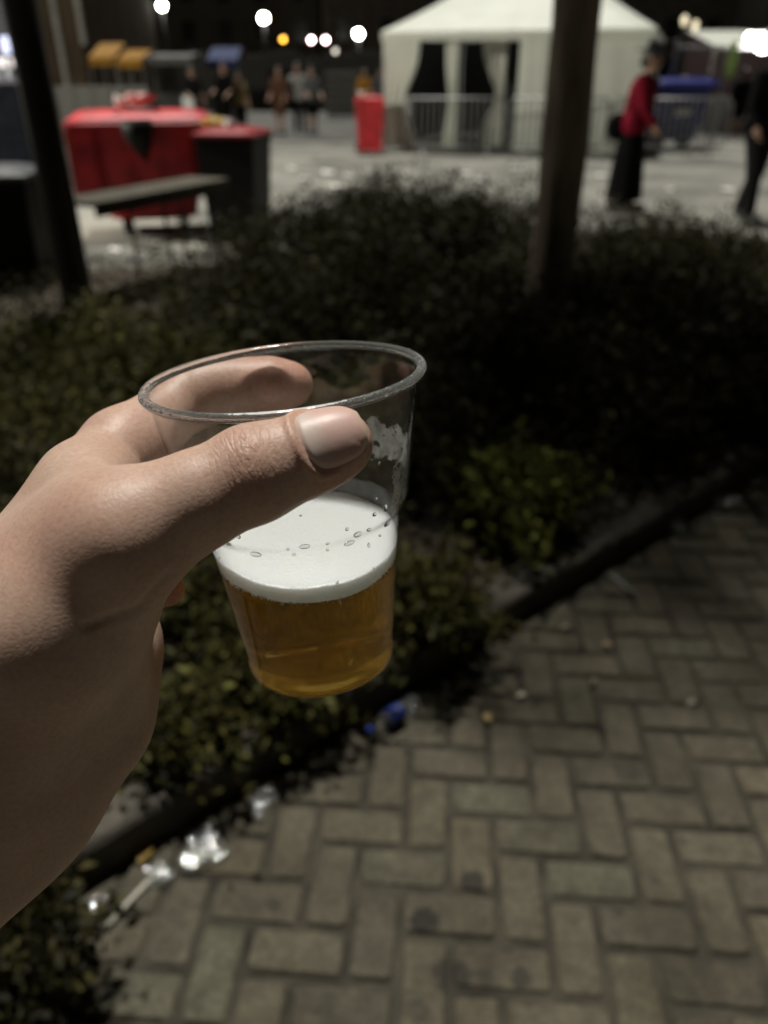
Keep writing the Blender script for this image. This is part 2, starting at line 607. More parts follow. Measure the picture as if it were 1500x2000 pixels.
pave = MB().add([(-3.5, -2.5, -.008), (7, -2.5, -.008), (7, 5.5, -.008), (-3.5, 5.5, -.008)], [(0, 1, 2, 3)]).build('pavement', M_SAND)
tag(pave, kind='structure')
def inframe(p, mgn):
    q = np.array([p[0], p[1], 0.0]) - CAM
    d = q @ FW
    if d < 0.2: return False
    x, y = 750 + 1500 * (q @ RT) / d, 1000 - 1500 * (q @ UP) / d
    return -mgn < x < 1500 + mgn and y < 2000 + mgn
cells = []
for m_ in range(-80, 81):
    for k_ in range(-40, 41):
        for kind in (0, 1):
            if kind == 0: i0, j0 = m_ + 2 * k_, -m_ + 2 * k_; ce = (i0 + 0.5, j0 + 1.0)
            else: i0, j0 = 1 + m_ + 2 * k_, 1 - m_ + 2 * k_; ce = (i0 + 1.0, j0 + 0.5)
            p = BO + BU * (ce[0] * BE1 + ce[1] * BE2)
            if (p - KA) @ KN > 0.07 or not (-2.2 < p[0] < 5.5 and -1.2 < p[1] < 5.0): continue
            cells.append((p, kind))
near = [c for c in cells if inframe(c[0], 90)]
far_ = [c for c in cells if not inframe(c[0], 90)]
near.sort(key=lambda c: np.linalg.norm(np.array([*c[0], 0]) - CAM))
far_ += near[298:]; near = near[:298]
for p, kind in near:
    o = new_obj('brick', random.choice(bmeshes)[0], None, pave)
    o.location = (p[0], p[1], random.uniform(-.0025, .0015))
    o.rotation_euler = (random.uniform(-.008, .008), random.uniform(-.008, .008), -BANG + (math.pi / 2 if kind == 0 else 0) + random.uniform(-.008, .008) + (math.pi if random.random() < .5 else 0))
mbf = MB()
for p, kind in far_:
    me, vs, fs = random.choice(bmeshes)
    a = -BANG + (math.pi / 2 if kind == 0 else 0); ca, sa = math.cos(a), math.sin(a); z = random.uniform(-.0025, .0015)
    mbf.add([(p[0] + v[0] * ca - v[1] * sa, p[1] + v[0] * sa + v[1] * ca, v[2] + z) for v in vs], fs)
o = mbf.build('brick_field', M_BRICK, pave); o['kind'] = 'stuff'

# ------------------------------------------------------------------ plants
def leaf_mat(name, c0, c1, c2, c3=(0.10, 0.09, 0.03)):
    m, nt, n, l, b = nmat(name)
    a = n.new('ShaderNodeAttribute'); a.attribute_name = 'rnd'
    r = ramp(n, [(0.0, c0), (0.6, c1), (0.93, c2), (1.0, c3)])
    l.new(a.outputs['Fac'], r.inputs['Fac'])
    l.new(r.outputs['Color'], b.inputs['Base Color'])
    b.inputs['Roughness'].default_value = 0.6
    b.inputs['Specular IOR Level'].default_value = 0.12
    t = n.new('ShaderNodeBsdfTranslucent'); l.new(r.outputs['Color'], t.inputs['Color'])
    mx = n.new('ShaderNodeMixShader'); mx.inputs[0].default_value = 0.22
    l.new(b.outputs[0], mx.inputs[1]); l.new(t.outputs[0], mx.inputs[2])
    l.new(mx.outputs[0], n['Material Output'].inputs['Surface'])
    return m
M_LEAF = leaf_mat('evergreen_leaf', (0.024, 0.024, 0.007), (0.056, 0.053, 0.013), (0.10, 0.088, 0.024), (0.20, 0.20, 0.05))
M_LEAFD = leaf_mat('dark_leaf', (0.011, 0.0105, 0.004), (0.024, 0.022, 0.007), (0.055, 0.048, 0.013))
M_LEAFY = leaf_mat('young_leaf', (0.03, 0.032, 0.009), (0.085, 0.085, 0.02), (0.26, 0.27, 0.06), (0.38, 0.40, 0.09))
M_TREEL = leaf_mat('tree_leaf', (0.02, 0.03, 0.01), (0.05, 0.065, 0.02), (0.09, 0.10, 0.03))
M_STEM = simple('twig_bark', (0.07, 0.055, 0.04), 0.9)

def leaf_cloud(name, cen, nrm_, size, seed, aspect=0.5):
    """folded leaves at cen (n,3) growing outwards along nrm_"""
    r = np.random.default_rng(seed); n_ = len(cen)
    d = nrm_ + r.normal(0, 0.75, (n_, 3)); d[:, 2] += 0.15
    d /= np.linalg.norm(d, axis=1)[:, None]
    up_ = r.normal(0, 0.6, (n_, 3)) + np.array([0, 0, 1.0])
    s = np.cross(d, up_); s /= np.linalg.norm(s, axis=1)[:, None] + 1e-9
    u = np.cross(s, d)
    L = size * r.uniform(0.65, 1.3, n_)[:, None]; W = L * aspect * 0.5
    base = cen - d * L * 0.5
    tip = cen + d * L * 0.5 - u * L * 0.10
    mid = cen + u * L * 0.0
    lf = cen + s * W + u * W * 0.35 - d * L * 0.05
    rg = cen - s * W + u * W * 0.35 - d * L * 0.05
    V = np.stack([base, lf, tip, rg, mid], 1).reshape(-1, 3)
    k = np.arange(n_)[:, None] * 5
    F = np.concatenate([k + np.array([[0, 4, 1]]), k + np.array([[1, 4, 2]]), k + np.array([[2, 4, 3]]), k + np.array([[3, 4, 0]])])
    me = np_mesh(name, V, F)
    add_attr(me, 'rnd', np.repeat(r.random(n_), 5))
    return me

def shrub(px, py, R, H, nleaf, label, seed, mat=None, size=0.024, sy=1.0, z0=0.085):
    g = G(px, py, z0)
    t = empty('shrub', (g[0], g[1], z0), 0, label, 'shrub', 'evergreen shrubs in the planting bed')
    r = np.random.default_rng(seed)
    d = r.normal(0, 1, (nleaf * 2, 3)); d /= np.linalg.norm(d, axis=1)[:, None]
    az = np.arctan2(d[:, 1], d[:, 0])
    lumpy = 1 + 0.30 * np.sin(3 * az + seed) * np.cos(2.5 * d[:, 2] + seed * 2) + 0.20 * np.sin(7 * az + 2 * seed + 4 * d[:, 2]) + 0.10 * np.sin(13 * az + 9 * d[:, 2])
    rad = (0.35 + 0.65 * r.random(nleaf * 2) ** 0.45) * lumpy
    spike = r.random(nleaf * 2) < 0.05
    rad = np.where(spike, rad * r.uniform(1.0, 1.22, nleaf * 2), rad)
    p = d * rad[:, None] * np.array([R, R * sy, H * 0.62]) + np.array([0, 0, H * 0.42])
    ok = p[:, 2] > 0.012
    p, d = p[ok][:nleaf], d[ok][:nleaf]
    # leaves bunch along twigs
    tw = r.integers(0, max(30, nleaf // 26), len(p)); cent = p[r.integers(0, len(p), max(30, nleaf // 26))]
    pull = r.random(len(p)) < 0.55
    near_c = cent[tw]
    sel = pull & (np.linalg.norm(near_c - p, axis=1) < R * 0.9)
    p[sel] = near_c[sel] + r.normal(0, size * 1.5, (sel.sum(), 3))
    p[:, 2] = np.maximum(p[:, 2], 0.015)
    new_obj('crown', leaf_cloud('crown', p, d, size, seed + 5), mat or M_LEAF, t)
    ms = MB()
    for q in range(9):
        a = r.uniform(0, 6.28); e = np.array([math.cos(a) * R * 0.65, math.sin(a) * R * 0.65 * sy, H * r.uniform(.5, .85)])
        ms.tube([(0.03 * math.cos(a), 0.03 * math.sin(a), -0.02), e * [.4, .4, .5], e], [.008, .006, .002], 5)
    ms.build('stem', M_STEM, t)
    return t

SH = [
    (70, 1890, .12, .15, 800, 'small leafy shrub spilling over the kerb in the bottom left corner', 1, .022, 1),
    (350, 1455, .14, .18, 1000, 'low shrub beside the kerb, just right of the wrist', 0, .022, 1),
    (560, 1345, .19, .20, 1900, 'low shrub at the kerb directly below the cup', 0, .022, 1),
    (835, 1225, .175, .23, 1900, 'leafy shrub overhanging the kerb just right of the beer', 0, .022, 1),
    (1010, 1035, .21, .30, 2200, 'shrub with pale young shoots on bare soil right of the cup', 0, .026, 1),
    (500, 1210, .28, .28, 2900, 'low shrub seen between the little finger and the beer', 0, .022, 1),
    (210, 1180, .32, .34, 2400, 'shrub hidden largely behind the hand', 0, .024, 1),
    (60, 960, .42, .42, 3600, 'shrub at the left edge just above the knuckles', 0, .024, 1),
    (300, 800, .42, .38, 4200, 'sparse olive green shrub left of the cup rim', 0, .024, 1),
    (640, 930, .36, .36, 3800, 'shrub seen through the empty top of the cup', 0, .024, 1),
    (830, 900, .34, .36, 3200, 'shrub showing just right of the cup rim', 1, .024, 1),
    (110, 740, .55, .30, 4200, 'low plants around the foot of the dark post', 0, .026, 1),
    (520, 690, .60, .50, 5200, 'dark shrub behind the left side of the cup rim', 1, .026, 1),
    (740, 720, .60, .58, 5200, 'dark shrub right behind the cup rim', 1, .026, 1),
    (950, 760, .55, .50, 4600, 'dark shrub in the middle of the bed, nearer than the tree', 1, .026, 1),
    (1180, 850, .50, .46, 4600, 'dark shrub at the kerb, below and right of the tree trunk', 1, .026, 1),
    (1330, 770, .60, .50, 4600, 'dark shrub in the shade at the right, nearest the frame edge but one', 1, .026, 1),
    (1520, 800, .45, .38, 2800, 'dark shrub cut off by the right edge of the picture', 1, .026, 1),
    (640, 560, .72, .58, 6000, 'tall rounded shrub left of the highest one, black bin behind it', 1, .030, .9),
    (770, 530, .62, .66, 6000, 'tallest rounded shrub, with the tent entrance behind it', 1, .030, .9),
    (930, 535, .56, .60, 5200, 'rounded shrub just left of the tree trunk', 1, .030, .9),
    (1090, 600, .60, .40, 4400, 'lower shrub at the foot of the tree trunk', 1, .030, .9),
    (1250, 560, .62, .48, 5200, 'bushy shrub in front of the person in the red top', 1, .030, .9),
    (1430, 580, .70, .42, 5000, 'shrub at the far right end of the bed', 1, .030, .9),
]
for q, (px, py, R, H, nl, lab, dk, sz, sy) in enumerate(SH):
    far_s = py < 960
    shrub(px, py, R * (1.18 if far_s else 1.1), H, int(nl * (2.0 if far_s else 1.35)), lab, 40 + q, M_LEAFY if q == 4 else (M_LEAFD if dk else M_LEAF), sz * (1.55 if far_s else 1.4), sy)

# fallen leaves and crumbs of mulch on the soil
r = np.random.default_rng(77)
ml = []
while len(ml) < 2600:
    s, t = r.uniform(-1.6, 4.0), r.uniform(0.11, 2.6)
    p = kline(s, t)
    ml.append((p[0], p[1], 0.10 + 0.018 * float(lump(np.array(p[0]), np.array(p[1]), 5, 31)) + r.uniform(0, .006)))
M_MULCH = leaf_mat('dry_leaf', (0.05, 0.035, 0.02), (0.11, 0.08, 0.045), (0.2, 0.15, 0.08))
o = new_obj('leaf_litter', leaf_cloud('leaf_litter', np.array(ml), np.tile([[0.7, 0, 0]], (len(ml), 1)) * r.choice([-1, 1], (len(ml), 1)), 0.016, 8), M_MULCH)
tag(o, 'brown leaf litter strewn over the soil of the bed', 'leaf litter', kind='stuff')

gc = []
r = np.random.default_rng(78)
while len(gc) < 46000:
    s = r.uniform(-3.2, 5.0, 4000); t = r.uniform(0.20, 5.6, 4000)
    x = KA[0] + KD[0] * s + KN[0] * t; y = KA[1] + KD[1] * s + KN[1] * t
    cov = lump(x, y, 4.5, 41) + 0.5 * lump(x, y, 11, 42)
    ok = (y < 6.8) & (y > 0.9) & (cov > -0.42 + 0.9 * np.exp(-(t - 0.3) / 0.28))
    hgt = 0.09 + r.random(4000) ** 0.7 * (0.17 + 0.10 * cov)
    gc += list(np.stack([x, y, hgt], 1)[ok])
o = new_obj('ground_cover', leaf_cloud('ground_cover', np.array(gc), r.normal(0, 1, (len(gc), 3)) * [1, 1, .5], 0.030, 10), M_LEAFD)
tag(o, 'low dark evergreen ground cover filling the bed between the shrubs', 'ground cover', kind='stuff')

# tree with the dark trunk
tb = G(1062, 640, 0.09)
M_BARK, nt, n, l, b = nmat('tree_bark')
tc = n.new('ShaderNodeTexCoord'); mp = n.new('ShaderNodeMapping'); mp.inputs['Scale'].default_value = (14, 14, 2.5)
l.new(tc.outputs['Object'], mp.inputs['Vector'])
nz = n.new('ShaderNodeTexNoise'); nz.inputs['Scale'].default_value = 1.5; nz.inputs['Detail'].default_value = 8
l.new(mp.outputs[0], nz.inputs['Vector'])
r_ = ramp(n, [(0.3, (0.16, 0.13, 0.095)), (0.7, (0.32, 0.27, 0.21))])
l.new(nz.outputs['Fac'], r_.inputs['Fac']); l.new(r_.outputs['Color'], b.inputs['Base Color'])
b.inputs['Roughness'].default_value = 0.9
bp = n.new('ShaderNodeBump'); bp.inputs['Strength'].default_value = 0.8; bp.inputs['Distance'].default_value = 0.03
l.new(nz.outputs['Fac'], bp.inputs['Height']); l.new(bp.outputs['Normal'], b.inputs['Normal'])
tree = empty('tree', (tb[0], tb[1], 0.06), 0, 'dark straight tree trunk rising from the shrubs in front of the tent', 'tree')
mt = MB()
zz = np.linspace(-0.05, 3.0, 22)
mt.tube([(0.012 * math.sin(1.9 * z), 0.012 * math.cos(1.3 * z), z) for z in zz], [0.136 + 0.03 * math.exp(-max(z, 0) / 0.12) - 0.004 * z + 0.004 * math.sin(7 * z) for z in zz], 20)
mt.build('trunk', M_BARK, tree, True)
ml_ = MB(); r = np.random.default_rng(5); ends = []
for q in range(16):
    a = q * 2.4; rr = r.uniform(.6, 1.7); zt_ = r.uniform(2.9, 3.8)
    e = np.array([rr * math.cos(a), rr * math.sin(a) - .25, zt_])
    ml_.tube([(0, 0, 2.15 + .05 * q), (e[0] * .4, e[1] * .4, 2.6 + .04 * q), e], [.06, .045, .015], 7)
    ends.append(e)
for e in ((.55, -1.65, 2.8), (1.0, -1.6, 2.8), (1.4, -1.4, 2.85)):  # unseen limbs added so the crown shades the kerb at the right
    e = np.array(e)
    ml_.tube([(0, 0, 2.3), (e[0] * .4, e[1] * .4, 2.62), e], [.05, .04, .012], 7)
    ends.append(e)
ml_.build('limb', M_BARK, tree, True)
pc = []
for e in ends:
    for q in range(9):
        c = e * np.array([1, 1, 0]) * r.uniform(.7, 1.08) + np.array([0, 0, e[2]]) + r.normal(0, .26, 3)
        c[2] = max(c[2], 2.75)
        pc.append(c + r.normal(0, .16, (70, 3)))
pc = np.concatenate(pc); pc = pc[pc[:, 2] > 2.6]
new_obj('crown', leaf_cloud('crown', pc, r.normal(0, 1, pc.shape), 0.085, 9, .6), M_TREEL, tree)
# ------------------------------------------------------------------ the plastic cup of beer
CUP_H = 0.09637
CUP_A = np.array([-0.07911848, -0.90844654, -0.41044507])          # axis in camera space, upwards
CUP_RIM = np.array([-0.02839418, -0.03954333, 0.21818734])         # rim centre in camera space
CUP_BASE = CUP_RIM - CUP_A * CUP_H
_u = np.array([1.0, 0, 0]) - CUP_A * CUP_A[0]; _u /= np.linalg.norm(_u)
_v = np.cross(CUP_A, _u)
def _dirw(d): return d[0] * RT - d[1] * UP + d[2] * FW
CUP_M = Matrix.Identity(4)
for k in range(3):
    CUP_M[k][0] = _dirw(_u)[k]; CUP_M[k][1] = _dirw(_v)[k]; CUP_M[k][2] = _dirw(CUP_A)[k]
    CUP_M[k][3] = cam2world(CUP_BASE)[k]
CUP_Mn = np.array(CUP_M)
CUP_Mi = np.linalg.inv(CUP_Mn)
W_OUT = [(0.0239, 0.0008), (0.0243, 0.0032), (0.0241, 0.0055), (0.0243, 0.0075), (0.0265, 0.0258), (0.0292, 0.0482), (0.0297, 0.0530),
         (0.0304, 0.0545), (0.0320, 0.0562), (0.0329, 0.0580), (0.0332, 0.0610), (0.0384, 0.0940), (0.0386, 0.0952)]
_wz = np.array([p[1] for p in W_OUT]); _wr = np.array([p[0] for p in W_OUT])
def r_out(z): return np.interp(z, _wz, _wr)
def r_in(z): return np.interp(z, _wz, _wr) - 0.0006

def glass_like(name, tint, haze=0.0, f0=0.04, rough=0.02, bumpy=0.0, power=5.0):
    m, nt, n, l, b = nmat(name)
    out = n['Material Output']
    n.remove(b)
    lw = n.new('ShaderNodeLayerWeight'); lw.inputs['Blend'].default_value = 0.5
    pw = n.new('ShaderNodeMath'); pw.operation = 'POWER'; pw.inputs[1].default_value = power
    l.new(lw.outputs['Facing'], pw.inputs[0])
    ml = n.new('ShaderNodeMath'); ml.operation = 'MULTIPLY_ADD'; ml.inputs[1].default_value = 1 - f0; ml.inputs[2].default_value = f0
    l.new(pw.outputs[0], ml.inputs[0])
    tr = n.new('ShaderNodeBsdfTransparent'); tr.inputs['Color'].default_value = (*tint, 1)
    gl = n.new('ShaderNodeBsdfGlossy'); gl.inputs['Roughness'].default_value = rough
    df = n.new('ShaderNodeBsdfDiffuse'); df.inputs['Color'].default_value = (0.85, 0.87, 0.86, 1)
    mh = n.new('ShaderNodeMixShader'); mh.inputs[0].default_value = haze
    l.new(tr.outputs[0], mh.inputs[1]); l.new(df.outputs[0], mh.inputs[2])
    mx = n.new('ShaderNodeMixShader')
    l.new(ml.outputs[0], mx.inputs[0]); l.new(mh.outputs[0], mx.inputs[1]); l.new(gl.outputs[0], mx.inputs[2])
    l.new(mx.outputs[0], out.inputs['Surface'])
    if haze > 0:
        tc = n.new('ShaderNodeTexCoord'); nz = n.new('ShaderNodeTexNoise')
        nz.inputs['Scale'].default_value = 55; nz.inputs['Detail'].default_value = 7
        l.new(tc.outputs['Object'], nz.inputs['Vector'])
        mr = n.new('ShaderNodeMapRange')
        mr.inputs[1].default_value = 0.35; mr.inputs[2].default_value = 0.75
        mr.inputs[3].default_value = haze * 0.3; mr.inputs[4].default_value = haze * 2.2
        l.new(nz.outputs['Fac'], mr.inputs[0]); l.new(mr.outputs[0], mh.inputs[0])
    if bumpy > 0:
        tc = n.new('ShaderNodeTexCoord'); nz = n.new('ShaderNodeTexNoise')
        nz.inputs['Scale'].default_value = 60
        l.new(tc.outputs['Object'], nz.inputs['Vector'])
        bp = n.new('ShaderNodeBump'); bp.inputs['Strength'].default_value = bumpy; bp.inputs['Distance'].default_value = 0.004
        l.new(nz.outputs['Fac'], bp.inputs['Height'])
        l.new(bp.outputs['Normal'], gl.inputs['Normal'])
    return m

M_CUP = glass_like('clear_plastic', (0.985, 0.99, 0.985), haze=0.008, f0=0.04, rough=0.03, bumpy=0.15, power=5.5)
M_RIM, _nt, _n, _l, _b = nmat('clear_plastic_rim')
_b.inputs['Transmission Weight'].default_value = 1.0
_b.inputs['IOR'].default_value = 1.57
_b.inputs['Roughness'].default_value = 0.06
_b.inputs['Base Color'].default_value = (0.97, 0.98, 0.98, 1)
_df = _n.new('ShaderNodeBsdfDiffuse'); _df.inputs['Color'].default_value = (0.85, 0.87, 0.86, 1)
_mx = _n.new('ShaderNodeMixShader'); _mx.inputs[0].default_value = 0.09
_l.new(_b.outputs[0], _mx.inputs[1]); _l.new(_df.outputs[0], _mx.inputs[2]); _l.new(_mx.outputs[0], _n['Material Output'].inputs['Surface'])
_tc = _n.new('ShaderNodeTexCoord'); _nz = _n.new('ShaderNodeTexNoise'); _nz.inputs['Scale'].default_value = 320
_l.new(_tc.outputs['Object'], _nz.inputs['Vector'])
_bp = _n.new('ShaderNodeBump'); _bp.inputs['Strength'].default_value = 0.35; _bp.inputs['Distance'].default_value = 0.001
_l.new(_nz.outputs['Fac'], _bp.inputs['Height']); _l.new(_bp.outputs['Normal'], _b.inputs['Normal'])

cup = empty('beer_cup', (0, 0, 0), 0, 'clear ribbed plastic cup half full of beer, held up in the hand', 'cup')
cup.matrix_world = CUP_M
NS = 128
mb = MB()
prof_o = [(r_out(z), z) for z in np.concatenate([np.linspace(0.0008, 0.0075, 8), np.linspace(0.009, 0.052, 14), np.linspace(0.053, 0.062, 12), np.linspace(0.064, 0.0952, 12)])]
prof_i = [(r - 0.0005, z) for r, z in prof_o[::-1] if z > 0.0022]
bottom = [(0.0, 0.0030), (0.012, 0.0027), (0.019, 0.0018), (0.0215, 0.0004), (0.0229, 0.0)]
bot_in = [(0.0232, 0.0022), (0.0205, 0.0026), (0.012, 0.0036), (0.0, 0.0038)]
mb.lathe(bottom[1:] + prof_o + prof_i + bot_in[:-1], NS, close=False)
mb.lathe([(0.012, 0.0027), (0.0001, 0.0030)], NS, close=False)
mb.lathe([(0.012, 0.0036), (0.0001, 0.0038)], NS, close=False)
wall = mb.build('wall', M_CUP, cup, True)
mb = MB()
rv = []
for k in range(13):
    t = 2 * math.pi * k / 12
    rv.append((0.0391 + 0.00145 * math.cos(t), 0.0955 + 0.00130 * math.sin(t)))
mb.lathe(rv, NS, close=False)
mb.build('rim', M_RIM, cup, True)

# liquid level: where the photo's front contact lines meet the wall
def ray_cup(px, py, far=False):
    d = CP(px, py, 1.0)
    t = np.linspace(0.15, 0.32, 6000)
    p = cam2world(t[:, None] * d[None, :])
    q = (CUP_Mi[:3, :3] @ p.T + CUP_Mi[:3, 3:4]).T
    rad = np.hypot(q[:, 0], q[:, 1])
    ins = (rad < r_in(q[:, 2])) & (q[:, 2] > 0) & (q[:, 2] < CUP_H)
    i = np.argmax(ins)
    return p[i], q[i]

HB = ray_cup(612, 1177)[0][2]          # underside of the foam
HF = ray_cup(612, 1143)[0][2]          # top of the foam at the wall
def level_z(theta, h, dr=0.0):
    lo, hi = np.full_like(theta, 0.004), np.full_like(theta, 0.094)
    for _ in range(40):
        mid = (lo + hi) / 2
        r = r_in(mid) - dr
        w = CUP_Mn[2, 0] * r * np.cos(theta) + CUP_Mn[2, 1] * r * np.sin(theta) + CUP_Mn[2, 2] * mid + CUP_Mn[2, 3]
        up = w < h
        lo = np.where(up, mid, lo); hi = np.where(up, hi, mid)
    return (lo + hi) / 2

def plane_z(x, y, h):
    return (h - CUP_Mn[2, 3] - CUP_Mn[2, 0] * x - CUP_Mn[2, 1] * y) / CUP_Mn[2, 2]

TH = np.linspace(0, 2 * np.pi, NS, endpoint=False)
def ringfaces(m, n=NS, flip=False):
    i = np.arange(m - 1)[:, None] * n; k = np.arange(n)[None, :]; k2 = (k + 1) % n
    f = np.stack([i + k, i + k2, i + n + k2, i + n + k], -1).reshape(-1, 4)
    return f[:, ::-1] if flip else f

# beer body
gap = -0.0004
rows = []
zt = level_z(TH, HB + 0.0006 * 0, gap)
for r_, z_ in [(0.0005, 0.0034), (0.012, 0.0031), (0.019, 0.0022), (0.0220, 0.0009)]:
    rows.append(np.stack([r_ * np.cos(TH), r_ * np.sin(TH), np.full(NS, z_)], 1))
for s in np.linspace(0.0, 1.0, 26):
    z = 0.0009 + s * (zt - 0.0009)
    r = r_in(z) - gap
    rows.append(np.stack([r * np.cos(TH), r * np.sin(TH), z], 1))
rt_ = r_in(zt) - gap
for s in (0.97, 0.9, 0.7, 0.45, 0.2, 0.01):
    x, y = rt_ * s * np.cos(TH), rt_ * s * np.sin(TH)
    rows.append(np.stack([x, y, plane_z(x, y, HB)], 1))
bv = np.concatenate(rows)
me = np_mesh('beer', bv, ringfaces(len(rows)), True)
M_BEER, nt, n, l, b = nmat('lager_beer')
b.inputs['Transmission Weight'].default_value = 1.0
b.inputs['IOR'].default_value = 1.34
b.inputs['Roughness'].default_value = 0.0
b.inputs['Base Color'].default_value = (1, 1, 1, 1)
va = n.new('ShaderNodeVolumeAbsorption')
va.inputs['Color'].default_value = (0.97, 0.77, 0.02, 1); va.inputs['Density'].default_value = 33
l.new(va.outputs[0], n['Material Output'].inputs['Volume'])
tl = n.new('ShaderNodeBsdfTranslucent'); tl.inputs['Color'].default_value = (1.0, 0.60, 0.002, 1)
mx = n.new('ShaderNodeMixShader'); mx.inputs[0].default_value = 0.15
l.new(b.outputs[0], mx.inputs[1]); l.new(tl.outputs[0], mx.inputs[2])
tp = n.new('ShaderNodeBsdfTransparent'); tp.inputs['Color'].default_value = (1.0, 0.80, 0.06, 1)
mx2 = n.new('ShaderNodeMixShader'); mx2.inputs[0].default_value = 0.22
l.new(mx.outputs[0], mx2.inputs[1]); l.new(tp.outputs[0], mx2.inputs[2])
l.new(mx2.outputs[0], n['Material Output'].inputs['Surface'])
beer = new_obj('beer', me, M_BEER, cup)

# foam head: a disc with a creeping edge
rows = []
zb = level_z(TH, HB + 0.0002, gap)
edge = 0.0016 * (0.5 + 0.5 * np.sin(3 * TH + 1)) * 0.3
hb = HB + 0.0002 + 0.0004 * np.sin(3 * TH + 2) + 0.00018 * np.sin(8 * TH) + 0.0001 * np.sin(19 * TH + 1)
hf = HF + 0.0006 * np.sin(2 * TH + 0.5) + 0.0003 * np.sin(5 * TH + 1) + 0.00015 * np.sin(13 * TH)
zb = level_z(TH, hb, gap); zf = level_z(TH, hf, gap)
for s in np.linspace(0, 1, 8):
    z = zb + s * (zf - zb)
    r = r_in(z) - gap + (-0.0004 if s in (0.0, 1.0) else 0)
    rows.append(np.stack([r * np.cos(TH), r * np.sin(TH), z], 1))
rf = r_in(zf) - gap
for s in (0.985, 0.965, 0.94, 0.9, 0.84, 0.76, 0.66, 0.54, 0.42, 0.3, 0.18, 0.08, 0.004):
    x, y = rf * s * np.cos(TH), rf * s * np.sin(TH)
    dip = 0.0013 * (1 - np.exp(-(1 - s) / 0.07))
    hh = hf * s ** 30 + HF * (1 - s ** 30) - dip + 0.0004 * lump(x, y, 260, 3) * (1 - s)
    rows.append(np.stack([x, y, plane_z(x, y, hh)], 1))
me = np_mesh('foam', np.concatenate(rows), ringfaces(len(rows)), True)
M_FOAM, nt, n, l, b = nmat('beer_foam')
b.inputs['Base Color'].default_value = (0.90, 0.94, 0.95, 1)
b.inputs['Roughness'].default_value = 0.35
b.inputs['Subsurface Weight'].default_value = 0.6
b.inputs['Subsurface Radius'].default_value = (1, 0.95, 0.8)
b.inputs['Subsurface Scale'].default_value = 0.004
tc = n.new('ShaderNodeTexCoord'); vo = n.new('ShaderNodeTexVoronoi'); vo.inputs['Scale'].default_value = 1100
l.new(tc.outputs['Object'], vo.inputs['Vector'])
bp = n.new('ShaderNodeBump'); bp.inputs['Strength'].default_value = 0.35; bp.inputs['Distance'].default_value = 0.0006
l.new(vo.outputs['Distance'], bp.inputs['Height']); l.new(bp.outputs['Normal'], b.inputs['Normal'])
tl = n.new('ShaderNodeBsdfTranslucent'); tl.inputs['Color'].default_value = (0.93, 0.94, 0.92, 1)
mx = n.new('ShaderNodeMixShader'); mx.inputs[0].default_value = 0.26
l.new(b.outputs[0], mx.inputs[1]); l.new(tl.outputs[0], mx.inputs[2])
l.new(mx.outputs[0], n['Material Output'].inputs['Surface'])
foam = new_obj('foam', me, M_FOAM, cup)

# loose bubbles along both edges of the foam
fb = MB(); rb_ = np.random.default_rng(4)
for k in range(260):
    th_ = rb_.uniform(-math.pi, 0) if k % 4 else rb_.uniform(0, math.pi)
    top_e = rb_.random() < 0.04
    i_ = int((th_ % (2 * math.pi)) / (2 * math.pi) * NS) % NS
    z_ = (zf[i_] + rb_.normal(0.0001, .0004)) if top_e else (zb[i_] + rb_.normal(-.0001, .00045))
    rr = rb_.uniform(.00012, .00042) * (1.3 if rb_.random() < .1 else 1)
    R_ = float(r_in(z_)) + 0.0002 - rr * (0.2 if not top_e else 0.9)
    fb.ball((R_ * math.cos(th_), R_ * math.sin(th_), z_), rr, 8)
fbo = fb.build('foam_bubbles', M_FOAM, cup, True); fbo['kind'] = 'stuff'

# dried foam on the inner wall: torn patches
M_RES, nt, n, l, b = nmat('foam_film')
b.inputs['Base Color'].default_value = (0.80, 0.82, 0.79, 1)
b.inputs['Roughness'].default_value = 0.3
tc = n.new('ShaderNodeTexCoord'); nz = n.new('ShaderNodeTexNoise'); nz.inputs['Scale'].default_value = 260; nz.inputs['Detail'].default_value = 6
l.new(tc.outputs['Object'], nz.inputs['Vector'])
mr = n.new('ShaderNodeMapRange'); mr.inputs[1].default_value = 0.3; mr.inputs[2].default_value = 0.7; mr.inputs[3].default_value = 0.35; mr.inputs[4].default_value = 0.95
l.new(nz.outputs['Fac'], mr.inputs[0]); l.new(mr.outputs[0], b.inputs['Alpha'])

def residue(t0, t1, z0f, z1f, seed, cut):
    """torn strip on the inner wall between two heights (functions of angle, in m)"""
    nt_, nz_ = int((t1 - t0) * 0.034 / 0.00035), 60
    T = np.linspace(t0, t1, nt_)[:, None] * np.ones((1, nz_)); S = np.linspace(0, 1, nz_)[None, :] * np.ones((nt_, 1))
    z0, z1 = z0f(T), z1f(T)
    Z = z0 + S * (z1 - z0)
    a = T * 34; zz = Z * 1000
    nse = lump(a, zz, 1.1, seed) + 0.6 * lump(a, zz, 3.2, seed + 1)
    edge = np.minimum(np.minimum(S, 1 - S) * 4, np.minimum(T - t0, t1 - T) * 12)
    keep = (nse + np.minimum(edge, 1) * 1.2 - 0.75) > cut
    R = r_in(Z) - 0.00012
    V = np.stack([R * np.cos(T), R * np.sin(T), Z], -1).reshape(-1, 3)
    F = []
    for i in range(nt_ - 1):
        for j in range(nz_ - 1):
            if keep[i, j]: F.append((i * nz_ + j, (i + 1) * nz_ + j, (i + 1) * nz_ + j + 1, i * nz_ + j + 1))
    me = np_mesh('foam_residue', V, np.array(F), True)
    o = new_obj('foam_residue', me, M_RES, cup)
    o['kind'] = 'stuff'

